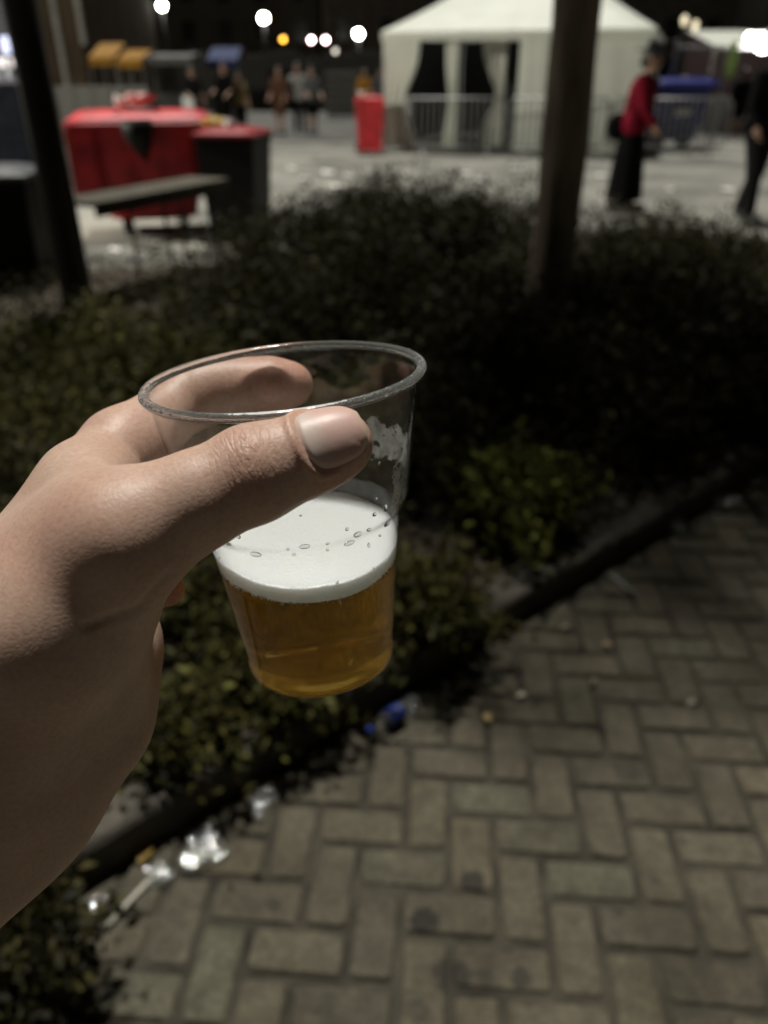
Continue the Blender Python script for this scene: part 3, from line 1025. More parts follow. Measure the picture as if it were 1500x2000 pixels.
D2R = math.pi / 180
residue(4 * D2R, 70 * D2R, lambda t: 0.0590 + 0.0015 * np.sin(5 * t), lambda t: 0.0725 + 0.0015 * np.sin(9 * t) + 0.001 * np.sin(31 * t), 11, 0.10)
residue(10 * D2R, 52 * D2R, lambda t: 0.0660 + 0.001 * np.sin(8 * t), lambda t: 0.0735 + 0.001 * np.sin(17 * t), 12, -0.05)
residue(-34 * D2R, 6 * D2R, lambda t: 0.0545 + 0 * t, lambda t: 0.076 + 0.004 * np.sin(11 * t), 13, 0.12)
residue(-5 * D2R, 2 * D2R, lambda t: 0.074 + 0 * t, lambda t: 0.0935 + 0 * t, 14, -0.1)
residue(-1 * D2R, 8 * D2R, lambda t: 0.070 + 0 * t, lambda t: 0.0815 + 0 * t, 15, -0.25)
residue(-160 * D2R, -120 * D2R, lambda t: 0.0535 + 0 * t, lambda t: 0.060 + 0.002 * np.sin(9 * t), 16, 0.22)

# bubbles and droplets on the wall
M_BUB, nt, n, l, b = nmat('bubble_water')
b.inputs['Transmission Weight'].default_value = 1.0
b.inputs['IOR'].default_value = 1.33
b.inputs['Roughness'].default_value = 0.02
b.inputs['Base Color'].default_value = (0.80, 0.82, 0.80, 1)
bub = MB().ball((0, 0, 0), 1.0, 12)
bme = bpy.data.meshes.new('bubble'); bme.from_pydata(bub.v, [], bub.f); bme.materials.append(M_BUB)
bme.polygons.foreach_set('use_smooth', np.ones(len(bme.polygons), bool))
def bubble(px, py, w, hgt):
    p, q = ray_cup(px, py)
    th = math.atan2(q[1], q[0]); z = q[2]
    r = r_in(z) - 0.0001
    o = bpy.data.objects.new('bubble', bme); C.objects.link(o); o.parent = cup
    o.location = (r * math.cos(th), r * math.sin(th), z)
    o.rotation_euler = (0, 0, th)
    o.scale = (0.00035, w, hgt)
for px, py, w, hgt in [(499, 1083, .0019, .0008), (595, 1068, .0015, .0007), (562, 1073, .0005, .0004), (574, 1083, .0006, .0004), (683, 1061, .0018, .0007),
                       (699, 1044, .0014, .0008), (721, 1035, .0008, .0005), (732, 1005, .0008, .0006), (753, 992, .0008, .0012), (735, 975, .0005, .0005),
                       (640, 1074, .0005, .0004), (721, 1065, .0005, .0008), (757, 1022, .0022, .0008), (678, 1034, .0005, .0005), (466, 1049, .0006, .0006),
                       (445, 1063, .0008, .0005), (640, 1062, .0006, .0003), (587, 1007, .0004, .0003), (743, 1046, .0006, .0004), (712, 868, .0004, .0004),
                       (750, 850, .0003, .0004), (770, 835, .0004, .0004), (741, 905, .0004, .0005), (585, 822, .0010, .0005)]:
    bubble(px, py, w, hgt)

# ------------------------------------------------------------------ the hand
def hp(px, py, d, r): return (CP(px, py, d), r / 1000.0)
thumb = [hp(660, 868, .1815, 8.3), hp(612, 884, .1810, 9.0), hp(560, 902, .1800, 9.2), hp(494, 926, .1780, 10.9), hp(380, 980, .1755, 10.9), hp(240, 1052, .1730, 13.0)]
index = [hp(568, 751, .2650, 7.6), hp(525, 752, .2640, 8.4), hp(465, 757, .2630, 8.5), hp(415, 764, .2620, 9.1), hp(368, 778, .2600, 9.3), hp(240, 880, .2390, 12.2), hp(172, 950, .2250, 12.2)]
middle = [hp(560, 905, .2720, 7.6), hp(470, 900, .2740, 9.0), hp(350, 915, .2720, 9.8), hp(235, 985, .2500, 11.0), hp(180, 1045, .2380, 12.5)]
ring = [hp(520, 1030, .2760, 7.3), hp(440, 1020, .2790, 8.6), hp(345, 1030, .2760, 9.4), hp(240, 1080, .2560, 10.6), hp(185, 1120, .2430, 12)]
little = [hp(326, 1149, .2520, 6.0), hp(272, 1152, .2580, 7.2), hp(225, 1165, .2600, 8.4), hp(190, 1190, .2480, 10)]
K = 0.001
groups = [
    (chain([hp(172, 950, .2240, 12.2), hp(100, 1090, .2170, 13.2), hp(-60, 1490, .2050, 19)]) + chain([hp(180, 1045, .2380, 12.5), hp(-40, 1530, .2150, 20)])
     + chain([hp(185, 1120, .2430, 12), hp(0, 1540, .2180, 19)]) + chain([hp(190, 1190, .2450, 11), hp(30, 1540, .2220, 18)]), 0.016, 0.001),
    (chain([hp(204, 1268, .2200, 16.2), hp(150, 1400, .2120, 17.5), hp(10, 1545, .2040, 19), hp(-90, 1600, .2000, 22)]), 0.014, 0.016),
    (chain([hp(-90, 1560, .2000, 23), hp(-330, 1850, .1850, 26), hp(-560, 2300, .1650, 31)]), 0.01, 0.02),
    (chain([hp(236, 1056, .1730, 12.6), hp(105, 1230, .1780, 16.5), hp(-40, 1460, .1880, 22)]), 0.01, 0.016),
    (chain([hp(232, 1110, .1850, 9.5), hp(165, 1290, .1980, 15)]), 0.008, 0.012),
    (chain([hp(222, 1015, .1830, 8.5), hp(165, 965, .2100, 10.5)]), 0.01, 0.016),
    (chain([hp(150, 1075, .1860, 12), hp(20, 1150, .1930, 14)]), 0.01, 0.018),
    (chain(thumb), 0.004, 0.009),
    (chain(index), 0.006, 0.007),
    (chain(middle), 0.006, 0.005),
    (chain(ring), 0.006, 0.005),
    (chain(little), 0.006, 0.005),
]
HH = 0.0008
hv, hf_ = sdf_mesh(groups, HH, lo=(-0.165, -0.058, 0.138), hi=(0.004, 0.165, 0.292))
hv = smooth_verts(hv, hf_, 2, 0.5)

# thumb-tip frame for the nail (camera space)
t_tip, t_ip = thumb[0][0], thumb[3][0]
ta = (t_tip - t_ip) / np.linalg.norm(t_tip - t_ip)
view = -t_tip / np.linalg.norm(t_tip)
upi = np.array([0, -1.0, 0])
nn = view * 0.90 + (upi - ta * (upi @ ta)) * 0.42 + ta * 0.0
nn -= ta * (nn @ ta); nn /= np.linalg.norm(nn)
nb = np.cross(ta, nn)                                  # across the nail
Lt = np.linalg.norm(t_tip - t_ip)
def thumb_axis(s):                                     # s metres from the IP joint towards the tip
    pts = [thumb[5][0], thumb[4][0], thumb[3][0], thumb[2][0], thumb[1][0], thumb[0][0], thumb[0][0] + (thumb[0][0] - thumb[1][0])]
    cum = np.concatenate([[0], np.cumsum([np.linalg.norm(pts[i + 1] - pts[i]) for i in range(6)])])
    cum -= cum[2]
    return np.stack([np.interp(s, cum, [p[k] for p in pts]) for k in range(3)], -1)

# skin coordinates along the thumb, used by the knuckle folds
sv = (hv - t_ip) @ ta
tx_ = hv - thumb_axis(sv)
phi = np.arctan2(tx_ @ nb, tx_ @ nn)
dist_t = np.linalg.norm(tx_, axis=1)
on_thumb = np.clip((0.016 - dist_t) / 0.004, 0, 1) * (sv > -0.05) * (hv[:, 2] < 0.2)
knuckle = np.exp(-((sv - 0.000) / 0.0075) ** 2) * np.clip(np.cos(phi), 0, 1) ** 0.7 * on_thumb
# normals for relief
me_tmp = np_mesh('tmp', hv, hf_)
nrm = np.zeros(len(hv) * 3, np.float32); me_tmp.vertices.foreach_get('normal', nrm); nrm = nrm.reshape(-1, 3)
bpy.data.meshes.remove(me_tmp)
# nail bed: sink under the nail, raise the fold around it
NL0, NL1, NPH = 0.0120, 0.0280, 0.98
sc_, pc_ = (sv - (NL0 + NL1) / 2) / ((NL1 - NL0) / 2), phi / NPH
e_ = (np.abs(sc_) ** 3 + np.abs(pc_) ** 3) ** (1 / 3)
bed = np.clip((1.0 - e_) / 0.12, 0, 1) * on_thumb
fold = np.exp(-((e_ - 1.13) / 0.11) ** 2) * on_thumb * np.clip((0.020 - sv) / 0.006, 0, 1)
groove = np.exp(-((e_ - 1.0) / 0.05) ** 2) * on_thumb * np.clip((0.022 - sv) / 0.005, 0, 1)
disp = -0.0007 * bed + 0.0008 * fold - 0.0005 * groove
# finger flexion creases (palmar side) and the fold under the thumb root
def crease(p, r_al, r_ac, dep, axis):
    a = np.array(axis, float); a /= np.linalg.norm(a)
    q = hv - p
    al = q @ a
    ac = np.sqrt(np.maximum((q ** 2).sum(1) - al ** 2, 0))
    return -dep * np.exp(-(al / r_al) ** 2) * np.exp(-(ac / r_ac) ** 2)
ia = index[1][0] - index[2][0]
disp += crease(index[2][0] + np.array([0, 0.001, -0.0085]), 0.0016, 0.008, 0.0004, ia)
disp += crease(index[4][0] + np.array([0.004, 0.002, -0.0085]), 0.0018, 0.009, 0.0006, index[3][0] - index[4][0])
disp += crease(index[5][0] + np.array([0.004, 0.006, -0.006]), 0.0018, 0.011, 0.0008, index[4][0] - index[5][0])
hv = hv + nrm * disp[:, None]

def thenar_line(P):
    # fold running from the thumb root back over the ball of the thumb
    pts = np.array([CP(332, 1122, .178), CP(270, 1190, .172), CP(170, 1222, .165)])
    best = np.full(len(P), 9.0)
    for i in range(2):
        a, b = pts[i], pts[i + 1]
        t = np.clip(((P[:, :2] / P[:, 2:3] - a[:2] / a[2]) @ (b[:2] / b[2] - a[:2] / a[2])) / (((b[:2] / b[2] - a[:2] / a[2]) ** 2).sum()), 0, 1)
        pr = (a[:2] / a[2])[None] + t[:, None] * (b[:2] / b[2] - a[:2] / a[2])[None]
        best = np.minimum(best, np.linalg.norm(P[:, :2] / P[:, 2:3] - pr, axis=1))
    return best
cl = thenar_line(hv)
hv = hv - nrm * (0.0009 * np.exp(-(cl / 0.006) ** 2) * (hv[:, 2] < 0.2))[:, None]

me = np_mesh('hand', cam2world(hv), hf_, True)
red = np.zeros(len(hv))
for f_ in (index, middle, ring, little):
    red = np.maximum(red, np.exp(-(np.linalg.norm(hv - f_[0][0], axis=1) / 0.018) ** 2))
    red = np.maximum(red, 0.6 * np.exp(-(np.linalg.norm(hv - f_[2][0], axis=1) / 0.013) ** 2))
red = np.maximum(red, 0.75 * np.exp(-((sv - 0.019) / 0.010) ** 2) * on_thumb)
red = np.maximum(red, 0.55 * knuckle)
add_attr(me, 'red', red)
add_attr(me, 'knuckle', knuckle)
add_attr(me, 'tco', np.stack([sv * 1000, phi * 10, np.zeros(len(hv))], 1), 'FLOAT_VECTOR')

M_SKIN, nt, n, l, b = nmat('skin')
tc = n.new('ShaderNodeTexCoord')
n1 = n.new('ShaderNodeTexNoise'); n1.inputs['Scale'].default_value = 60; n1.inputs['Detail'].default_value = 6
l.new(tc.outputs['Object'], n1.inputs['Vector'])
r1 = ramp(n, [(0.28, (0.53, 0.365, 0.275)), (0.72, (0.66, 0.475, 0.375))])
l.new(n1.outputs['Fac'], r1.inputs['Fac'])
nblot = n.new('ShaderNodeTexNoise'); nblot.inputs['Scale'].default_value = 26; nblot.inputs['Detail'].default_value = 4
l.new(tc.outputs['Object'], nblot.inputs['Vector'])
rblot = ramp(n, [(0.36, (0.0, 0.0, 0.0)), (0.68, (0.55, 0.55, 0.55))])
l.new(nblot.outputs['Fac'], rblot.inputs['Fac'])
mblot = n.new('ShaderNodeMix'); mblot.data_type = 'RGBA'; mblot.inputs[7].default_value = (0.59, 0.345, 0.265, 1)
l.new(rblot.outputs['Color'], mblot.inputs[0]); l.new(r1.outputs['Color'], mblot.inputs[6])
ar = n.new('ShaderNodeAttribute'); ar.attribute_name = 'red'
mr_ = n.new('ShaderNodeMix'); mr_.data_type = 'RGBA'; mr_.inputs[7].default_value = (0.56, 0.27, 0.205, 1)
mm = n.new('ShaderNodeMath'); mm.operation = 'MULTIPLY'; mm.inputs[1].default_value = 0.7
l.new(ar.outputs['Fac'], mm.inputs[0]); l.new(mm.outputs[0], mr_.inputs[0]); l.new(mblot.outputs[2], mr_.inputs[6])
npor = n.new('ShaderNodeTexNoise'); npor.inputs['Scale'].default_value = 800; npor.inputs['Detail'].default_value = 2
l.new(tc.outputs['Object'], npor.inputs['Vector'])
rpor = ramp(n, [(0.32, (0.90, 0.87, 0.85)), (0.55, (1.0, 1.0, 1.0)), (0.78, (1.08, 1.07, 1.06))])
l.new(npor.outputs['Fac'], rpor.inputs['Fac'])
mpor = n.new('ShaderNodeMix'); mpor.data_type = 'RGBA'; mpor.blend_type = 'MULTIPLY'; mpor.inputs[0].default_value = 1.0
l.new(mr_.outputs[2], mpor.inputs[6]); l.new(rpor.outputs['Color'], mpor.inputs[7])
l.new(mpor.outputs[2], b.inputs['Base Color'])
b.inputs['Subsurface Weight'].default_value = 0.32
b.inputs['Subsurface Radius'].default_value = (1.0, 0.32, 0.16)
b.inputs['Subsurface Scale'].default_value = 0.0042
b.inputs['Roughness'].default_value = 0.48
b.inputs['Specular IOR Level'].default_value = 0.42
# skin lattice
ns = n.new('ShaderNodeTexNoise'); ns.inputs['Scale'].default_value = 220
l.new(tc.outputs['Object'], ns.inputs['Vector'])
sc1 = n.new('ShaderNodeVectorMath'); sc1.operation = 'SCALE'; sc1.inputs[3].default_value = 0.0016
l.new(ns.outputs['Color'], sc1.inputs[0])
ad = n.new('ShaderNodeVectorMath'); l.new(tc.outputs['Object'], ad.inputs[0]); l.new(sc1.outputs[0], ad.inputs[1])
vo = n.new('ShaderNodeTexVoronoi'); vo.feature = 'DISTANCE_TO_EDGE'; vo.inputs['Scale'].default_value = 760
l.new(ad.outputs[0], vo.inputs['Vector'])
vc = n.new('ShaderNodeMath'); vc.operation = 'MINIMUM'; vc.inputs[1].default_value = 0.22
l.new(vo.outputs['Distance'], vc.inputs[0])
n3 = n.new('ShaderNodeTexNoise'); n3.inputs['Scale'].default_value = 1500; n3.inputs['Detail'].default_value = 3
l.new(tc.outputs['Object'], n3.inputs['Vector'])
h1 = n.new('ShaderNodeMath'); h1.operation = 'MULTIPLY_ADD'; h1.inputs[1].default_value = 0.25
l.new(n3.outputs['Fac'], h1.inputs[0])
vo2 = n.new('ShaderNodeTexVoronoi'); vo2.feature = 'DISTANCE_TO_EDGE'; vo2.inputs['Scale'].default_value = 300
l.new(ad.outputs[0], vo2.inputs['Vector'])
vc2 = n.new('ShaderNodeMath'); vc2.operation = 'MINIMUM'; vc2.inputs[1].default_value = 0.10
l.new(vo2.outputs['Distance'], vc2.inputs[0])
vs2 = n.new('ShaderNodeMath'); vs2.operation = 'MULTIPLY_ADD'; vs2.inputs[1].default_value = 0.55
l.new(vc2.outputs[0], vs2.inputs[0]); l.new(vc.outputs[0], vs2.inputs[2]); l.new(vs2.outputs[0], h1.inputs[2])
bp1 = n.new('ShaderNodeBump'); bp1.inputs['Strength'].default_value = 0.36; bp1.inputs['Distance'].default_value = 0.00032
l.new(h1.outputs[0], bp1.inputs['Height'])
# knuckle folds: warped bands across the thumb, broken into islands
at = n.new('ShaderNodeAttribute'); at.attribute_name = 'tco'
nw = n.new('ShaderNodeTexNoise'); nw.inputs['Scale'].default_value = 0.22; nw.inputs['Detail'].default_value = 3
l.new(at.outputs['Vector'], nw.inputs['Vector'])
sc2 = n.new('ShaderNodeVectorMath'); sc2.operation = 'SCALE'; sc2.inputs[3].default_value = 2.4
l.new(nw.outputs['Color'], sc2.inputs[0])
ad2 = n.new('ShaderNodeVectorMath'); l.new(at.outputs['Vector'], ad2.inputs[0]); l.new(sc2.outputs[0], ad2.inputs[1])
mp = n.new('ShaderNodeMapping'); mp.inputs['Scale'].default_value = (0.62, 0.10, 1)
l.new(ad2.outputs[0], mp.inputs['Vector'])
vk = n.new('ShaderNodeTexVoronoi'); vk.feature = 'DISTANCE_TO_EDGE'; vk.inputs['Scale'].default_value = 1.0
l.new(mp.outputs[0], vk.inputs['Vector'])
vkm = n.new('ShaderNodeMath'); vkm.operation = 'MINIMUM'; vkm.inputs[1].default_value = 0.16
l.new(vk.outputs['Distance'], vkm.inputs[0])
ak = n.new('ShaderNodeAttribute'); ak.attribute_name = 'knuckle'
hk = n.new('ShaderNodeMath'); hk.operation = 'MULTIPLY'
l.new(vkm.outputs[0], hk.inputs[0]); l.new(ak.outputs['Fac'], hk.inputs[1])
bp2 = n.new('ShaderNodeBump'); bp2.inputs['Strength'].default_value = 0.9; bp2.inputs['Distance'].default_value = 0.0008
l.new(hk.outputs[0], bp2.inputs['Height']); l.new(bp1.outputs['Normal'], bp2.inputs['Normal'])
l.new(bp2.outputs['Normal'], b.inputs['Normal'])
hand = new_obj('hand', me, M_SKIN)
tag(hand, 'bare left hand of the photographer, thumb and fingers wrapped around the cup', 'hand')

# the thumbnail, shaped on the thumb itself
def thumb_surface(s, ph):
    o = thumb_axis(s)
    d = np.cos(ph)[..., None] * nn + np.sin(ph)[..., None] * nb
    t = np.full(s.shape, 0.004)
    gthumb = [(chain([(thumb[0][0] + ta * 0.008, 0.0078)] + thumb), 0.004, 0.009)]   # tip drawn out: the plate runs straight on
    for _ in range(40):
        t = t - 0.8 * sdf_points(gthumb, o + t[..., None] * d)
    return o + t[..., None] * d, d
NU, NV = 44, 36
U, Vv = np.meshgrid(np.linspace(-1, 1, NU), np.linspace(-1, 1, NV), indexing='ij')
# square -> superellipse so that the plate has rounded ends
ell = (np.abs(U) ** 3.2 + np.abs(Vv) ** 3.2) ** (1 / 3.2)
mxq = np.maximum(np.abs(U), np.abs(Vv))
k_ = np.where(ell > 1e-6, mxq / np.maximum(ell, 1e-6), 1)
U2, V2 = U * k_, Vv * k_
S_ = (NL0 + NL1) / 2 + U2 * (NL1 - NL0) / 2
PH_ = V2 * NPH
P_, Dn = thumb_surface(S_, PH_)
edge_ = np.clip((1 - np.maximum(np.abs(U), np.abs(Vv))) / 0.15, 0, 1)
lift = -0.0008 + 0.0008 * edge_ - 0.0006 * np.clip(U, 0, 1) ** 4
P_ = P_ + Dn * lift[..., None]
i = np.arange(NU - 1)[:, None] * NV; j = np.arange(NV - 1)[None, :]
nf = np.stack([i + j, i + j + 1, i + NV + j + 1, i + NV + j], -1).reshape(-1, 4)
under = P_ - Dn * 0.0005
bndi = np.concatenate([np.arange(NV), (np.arange(1, NU)) * NV + NV - 1, (NU - 1) * NV + np.arange(NV - 2, -1, -1), np.arange(NU - 2, 0, -1) * NV])
off = NU * NV
sidef = np.stack([bndi, np.roll(bndi, -1), np.roll(bndi, -1) + off, bndi + off], 1)
me = np_mesh('thumbnail', cam2world(np.concatenate([P_.reshape(-1, 3), under.reshape(-1, 3)])), np.concatenate([nf, nf[:, ::-1] + off, sidef]), True)
add_attr(me, 'nl', np.tile(U2.ravel() * 0.5 + 0.5 + 0.10 * V2.ravel() ** 2, 2))
M_NAIL, nt, n, l, b = nmat('nail')
a_ = n.new('ShaderNodeAttribute'); a_.attribute_name = 'nl'
rr_ = ramp(n, [(0.0, (0.76, 0.57, 0.50)), (0.20, (0.76, 0.57, 0.50)), (0.40, (0.74, 0.47, 0.41)), (0.9, (0.74, 0.45, 0.39)), (0.955, (0.70, 0.55, 0.42))])
l.new(a_.outputs['Fac'], rr_.inputs['Fac']); l.new(rr_.outputs['Color'], b.inputs['Base Color'])
b.inputs['Roughness'].default_value = 0.40
b.inputs['Specular IOR Level'].default_value = 0.32
b.inputs['Subsurface Weight'].default_value = 0.3
b.inputs['Subsurface Scale'].default_value = 0.003
tcn = n.new('ShaderNodeTexCoord'); nzn = n.new('ShaderNodeTexNoise'); nzn.inputs['Scale'].default_value = 300
l.new(tcn.outputs['Object'], nzn.inputs['Vector'])
bpn = n.new('ShaderNodeBump'); bpn.inputs['Strength'].default_value = 0.12; bpn.inputs['Distance'].default_value = 0.0006
l.new(nzn.outputs['Fac'], bpn.inputs['Height']); l.new(bpn.outputs['Normal'], b.inputs['Normal'])
nail = new_obj('thumbnail', me, M_NAIL, hand)
# ------------------------------------------------------------------ street things around the bed
M_POST = simple('black_paint', (0.010, 0.010, 0.010), 0.38, var=0.3, scale=6, spec=.3)
M_BLACK = simple('black_plastic', (0.007, 0.007, 0.006), 0.6, var=0.3, spec=.2)
M_RED = simple('red_plastic', (0.48, 0.022, 0.030), 0.5, var=0.4, scale=5)
M_BLUE = simple('blue_plastic', (0.010, 0.018, 0.19), 0.42, var=0.18, scale=5)
M_DKGREY = simple('dark_grey', (0.05, 0.05, 0.05), 0.6)
M_GREYLID = simple('grey_lid', (0.13, 0.135, 0.14), 0.45)
M_TYRE = simple('rubber', (0.02, 0.02, 0.02), 0.8)
M_STEEL = simple('galvanised_steel', (0.20, 0.20, 0.20), 0.5, metal=0.4, var=0.2, scale=20)
M_WOOD = simple('weathered_wood', (0.06, 0.052, 0.032), 0.75, var=0.4, scale=10)
M_WHITE = simple('white_plastic', (0.7, 0.7, 0.68), 0.5, var=0.1)

pb = G(163, 640, 0.09)
post = empty('lamp_post', (pb[0], pb[1], 0.05), 0, 'smooth black post rising out of the bed at the left', 'post')
MB().tube([(0, 0, -.03), (0, 0, 5.2)], [.098, .085], 20).build('shaft', M_POST, post, True)
MB().lathe([(.16, .0), (.16, .05), (.13, .09), (.098, .12)], 20).build('base_collar', M_POST, post, True)
MB().tube([(0, 0, 5.15), (0, -.5, 5.45), (0, -1.0, 5.5)], .035, 8).build('arm', M_POST, post, True)

def bin_wheelie(name, loc, rz, label, body, lid, W=0.58, D=0.72, Hh=1.0, group=None):
    t = empty(name, loc, rz, label, 'bin', group)
    m = MB()
    w, d = W / 2, D / 2
    m.box((-w * .80, -d * .74, .05), (w * .80, d * .70, Hh - .07), 0, (w * .16, d * .18))
    m.box((-w * .99, -d * .96, Hh - .07), (w * .99, d * .92, Hh - .02), .008)
    m.box((-w * .55, -d * .80, .38), (w * .55, -d * .70, .62), .01)
    m.build('body', body, t)
    m = MB()
    xs = np.linspace(-1, 1, 9); ys = np.linspace(-1, 1, 9)
    vs, fs = [], []
    for x in xs:
        for y in ys:
            vs.append((x * w * 1.03, y * d * 1.03, Hh + .015 + .05 * (1 - x ** 4) * (1 - y ** 4)))
    for i_ in range(8):
        for j_ in range(8): fs.append((i_ * 9 + j_, (i_ + 1) * 9 + j_, (i_ + 1) * 9 + j_ + 1, i_ * 9 + j_ + 1))
    m.add(vs, fs)
    m.box((-w * 1.03, -d * 1.03, Hh - .018), (w * 1.03, d * 1.03, Hh + .0145))
    lid_o = m.build('lid', lid, t, False)
    MB().tube([(-w * .8, d * 1.08, Hh + .0), (w * .8, d * 1.08, Hh + .0)], .016, 8).build('handle', lid, t, True)
    for sx in (-1, 1):
        m = MB()
        c = np.array([sx * w * .86, d * .72, .10])
        m.tube([c - [.025, 0, 0], c + [.025, 0, 0]], .10, 16)
        m.build('wheel', M_TYRE, t, False)
    return t

# big four-wheeled container
def container(loc, rz, label, col, W=1.42, D=1.05, s=1.0, open_front=True):
    t = empty('waste_container', loc, rz, label, 'container')
    w, d = W / 2, D / 2
    m = MB()
    # funnel-shaped tub as stacked rings, wide at the rim and stepped in below
    prof = [(.56, .15, .0), (.66, .18, .0), (.72, .38, .0), (.84, .43, .0), (.93, 1.04, .0)]
    n_ = 28
    vs, fs = [], []
    for k, z, _ in prof:
        for q in range(n_):
            a = 2 * math.pi * q / n_
            ca, sa = math.cos(a), math.sin(a)
            e = 5.0
            rr = (abs(ca) ** e + abs(sa) ** e) ** (-1 / e)
            vs.append((w * k * rr * ca, d * k * rr * sa, z))
    for i_ in range(len(prof) - 1):
        for q in range(n_): fs.append((i_ * n_ + q, i_ * n_ + (q + 1) % n_, (i_ + 1) * n_ + (q + 1) % n_, (i_ + 1) * n_ + q))
    fs.append(tuple(range(n_))[::-1])
    m.add(vs, fs)
    body = m.build('body', col, t, False)
    # ribs and side lifting pockets
    m = MB()
    for x in (-.62, -.2, .25, .62):
        m.box((x * w - .02, -d * .90, .42), (x * w + .02, -d * .76, 1.03), 0)
    m.build('rib', col, t)
    m = MB()
    m.box((-w, -d, 1.04), (w, d, 1.13), .02)
    m.build('rim', col, t)
    m = MB()
    m.box((-w * 1.0 - .02, -d * .99, .44), (-w * .66, -d * .70, 1.035), 0)
    m.build('corner_guard', col, t)
    # domed lid
    vs, fs = [], []
    nx_, ny_ = 15, 11
    for i_ in range(nx_):
        for j_ in range(ny_):
            x, y = -1 + 2 * i_ / (nx_ - 1), -1 + 2 * j_ / (ny_ - 1)
            z = 1.14 + .055 * (1 - abs(y) ** 2.6) * (1 - abs(x) ** 8) - (.05 if max(abs(x), abs(y)) > .999 else 0)
            vs.append((x * w * 1.03, y * d * 1.03, z))
    for i_ in range(nx_ - 1):
        for j_ in range(ny_ - 1): fs.append((i_ * ny_ + j_, (i_ + 1) * ny_ + j_, (i_ + 1) * ny_ + j_ + 1, i_ * ny_ + j_ + 1))
    m = MB().add(vs, fs)
    lid = m.build('lid', col, t, True)
    hd = MB().tube([(-.2, -d * 1.05, 1.17), (-.2, -d * 1.10, 1.20), (.2, -d * 1.10, 1.20), (.2, -d * 1.05, 1.17)], .016, 6)
    hd.build('handle', col, lid, True)
    for sx in (-1, 1):
        for sy in (-1, 1):
            m = MB(); c = np.array([sx * w * .42, sy * d * .42, .10])
            m.tube([c - [.03, 0, 0], c + [.03, 0, 0]], .10, 14)
            wh = m.build('wheel', M_TYRE, t)
            MB().box((c[0] - .04, c[1] - .05, .14), (c[0] + .04, c[1] + .05, .255)).build('caster', M_DKGREY, wh)
    t.scale = (s, s, s)
    return t

c0 = G(283, 462)
rc = container((c0[0] + .02, c0[1] + .45, 0), math.radians(12), 'big red four-wheeled waste container with domed lid behind the wooden table', M_RED)
# black refuse bag hanging out over the front edge
bagm = MB()
bagm.tube([(-.02, -.60, 1.12), (-.02, -.615, 1.0), (.0, -.60, .88), (.02, -.575, .76)], [.16, .15, .10, .02], 10)
rb = bagm.build('refuse_bag', M_BLACK, None, True)
rb.location = rc.location; rb.rotation_euler = rc.rotation_euler
tag(rb, 'black refuse bag hanging over the front of the red container', 'bag')
# things thrown on the lid
def crumple(name, loc, r, mat, label, cat, seed, sc=(1, 1, .6), group=None):
    m = MB().ball((0, 0, 0), r, 14)
    v = np.array(m.v); k = np.random.default_rng(seed)
    d = v / (np.linalg.norm(v, axis=1)[:, None] + 1e-9)
    f = 1 + .25 * np.sin(d @ k.normal(0, 4, 3) + 1) + .18 * np.sin(d @ k.normal(0, 8, 3)) + .12 * np.sin(d @ k.normal(0, 14, 3))
    v = v * f[:, None] * np.array(sc)
    o = new_obj(name, np_mesh(name, v, [list(q) for q in m.f]), mat)
    o.location = loc
    return tag(o, label, cat, group)
M_PAPER = simple('white_paper', (0.74, 0.72, 0.68), 0.7, var=0.1)
lz = 1.26
p1 = AT(238, 236, c0[1] + .3); crumple('paper_cup', (p1[0], p1[1], 1.27), .055, M_PAPER, 'crumpled white cup on the lid of the red container', 'litter', 1, (1, 1, .9))
p1 = AT(275, 218, c0[1] + .6); crumple('food_wrapper', (p1[0], p1[1], 1.29), .10, simple('pink_paper', (.6, .36, .34), .5), 'pinkish food wrapper lying on the red container lid', 'litter', 2, (1.3, .8, .55))

c1 = G(466, 474)
bin_wheelie('wheelie_bin', (c1[0], c1[1] + .25, 0), math.radians(-8), 'black wheelie bin with a red lid beside the red container', M_BLACK, simple('dark_red_plastic', (.26, .014, .018), .45), .60, .72, 1.0)
p1 = AT(450, 290, c1[1] + .05); crumple('paper_cup', (p1[0], p1[1], 1.10), .045, M_PAPER, 'crumpled white cup on the red lid of the black bin', 'litter', 3, (1, 1, .9))
p1 = AT(430, 272, c1[1] + .30); crumple('chip_bag', (p1[0], p1[1], 1.10), .085, simple('yellow_foil', (.52, .36, .03), .4), 'yellow bag lying on the red lid of the black bin', 'litter', 4, (1.6, .8, .4))

c2 = G(722, 300)
bin_wheelie('wheelie_bin', (c2[0], c2[1] + .2, 0), math.radians(4), 'narrow all-red wheelie bin at the left corner of the tent', M_RED, M_RED, .62, .72, 1.06)
p1 = AT(706, 190, c2[1] - .1); crumple('paper_cup', (p1[0], p1[1], 1.17), .06, M_PAPER, 'white cup on the lid of the red bin by the tent', 'litter', 5)
c3 = G(20, 585)
bin_wheelie('wheelie_bin', (c3[0] - .05, c3[1] + .3, 0), math.radians(6), 'black wheelie bin with grey lid cut by the left edge, behind the post', M_BLACK, M_GREYLID, .62, .62, .86)
cb = G(1345, 300)
container((cb[0], cb[1] + 1.4, 0), math.radians(5), 'blue four-wheeled waste container behind the steel barrier', M_BLUE, 1.2, .9, 1.22)
lb = AT(1337, 211, cb[1] + .70)
lbl = MB().box((-.18, -.004, -.07), (.18, .004, .07)).build('notice_plate', M_WHITE)
lbl.location = (lb[0], cb[1] + .78, .78); tag(lbl, 'white notice plate on the front of the blue container', 'sign')

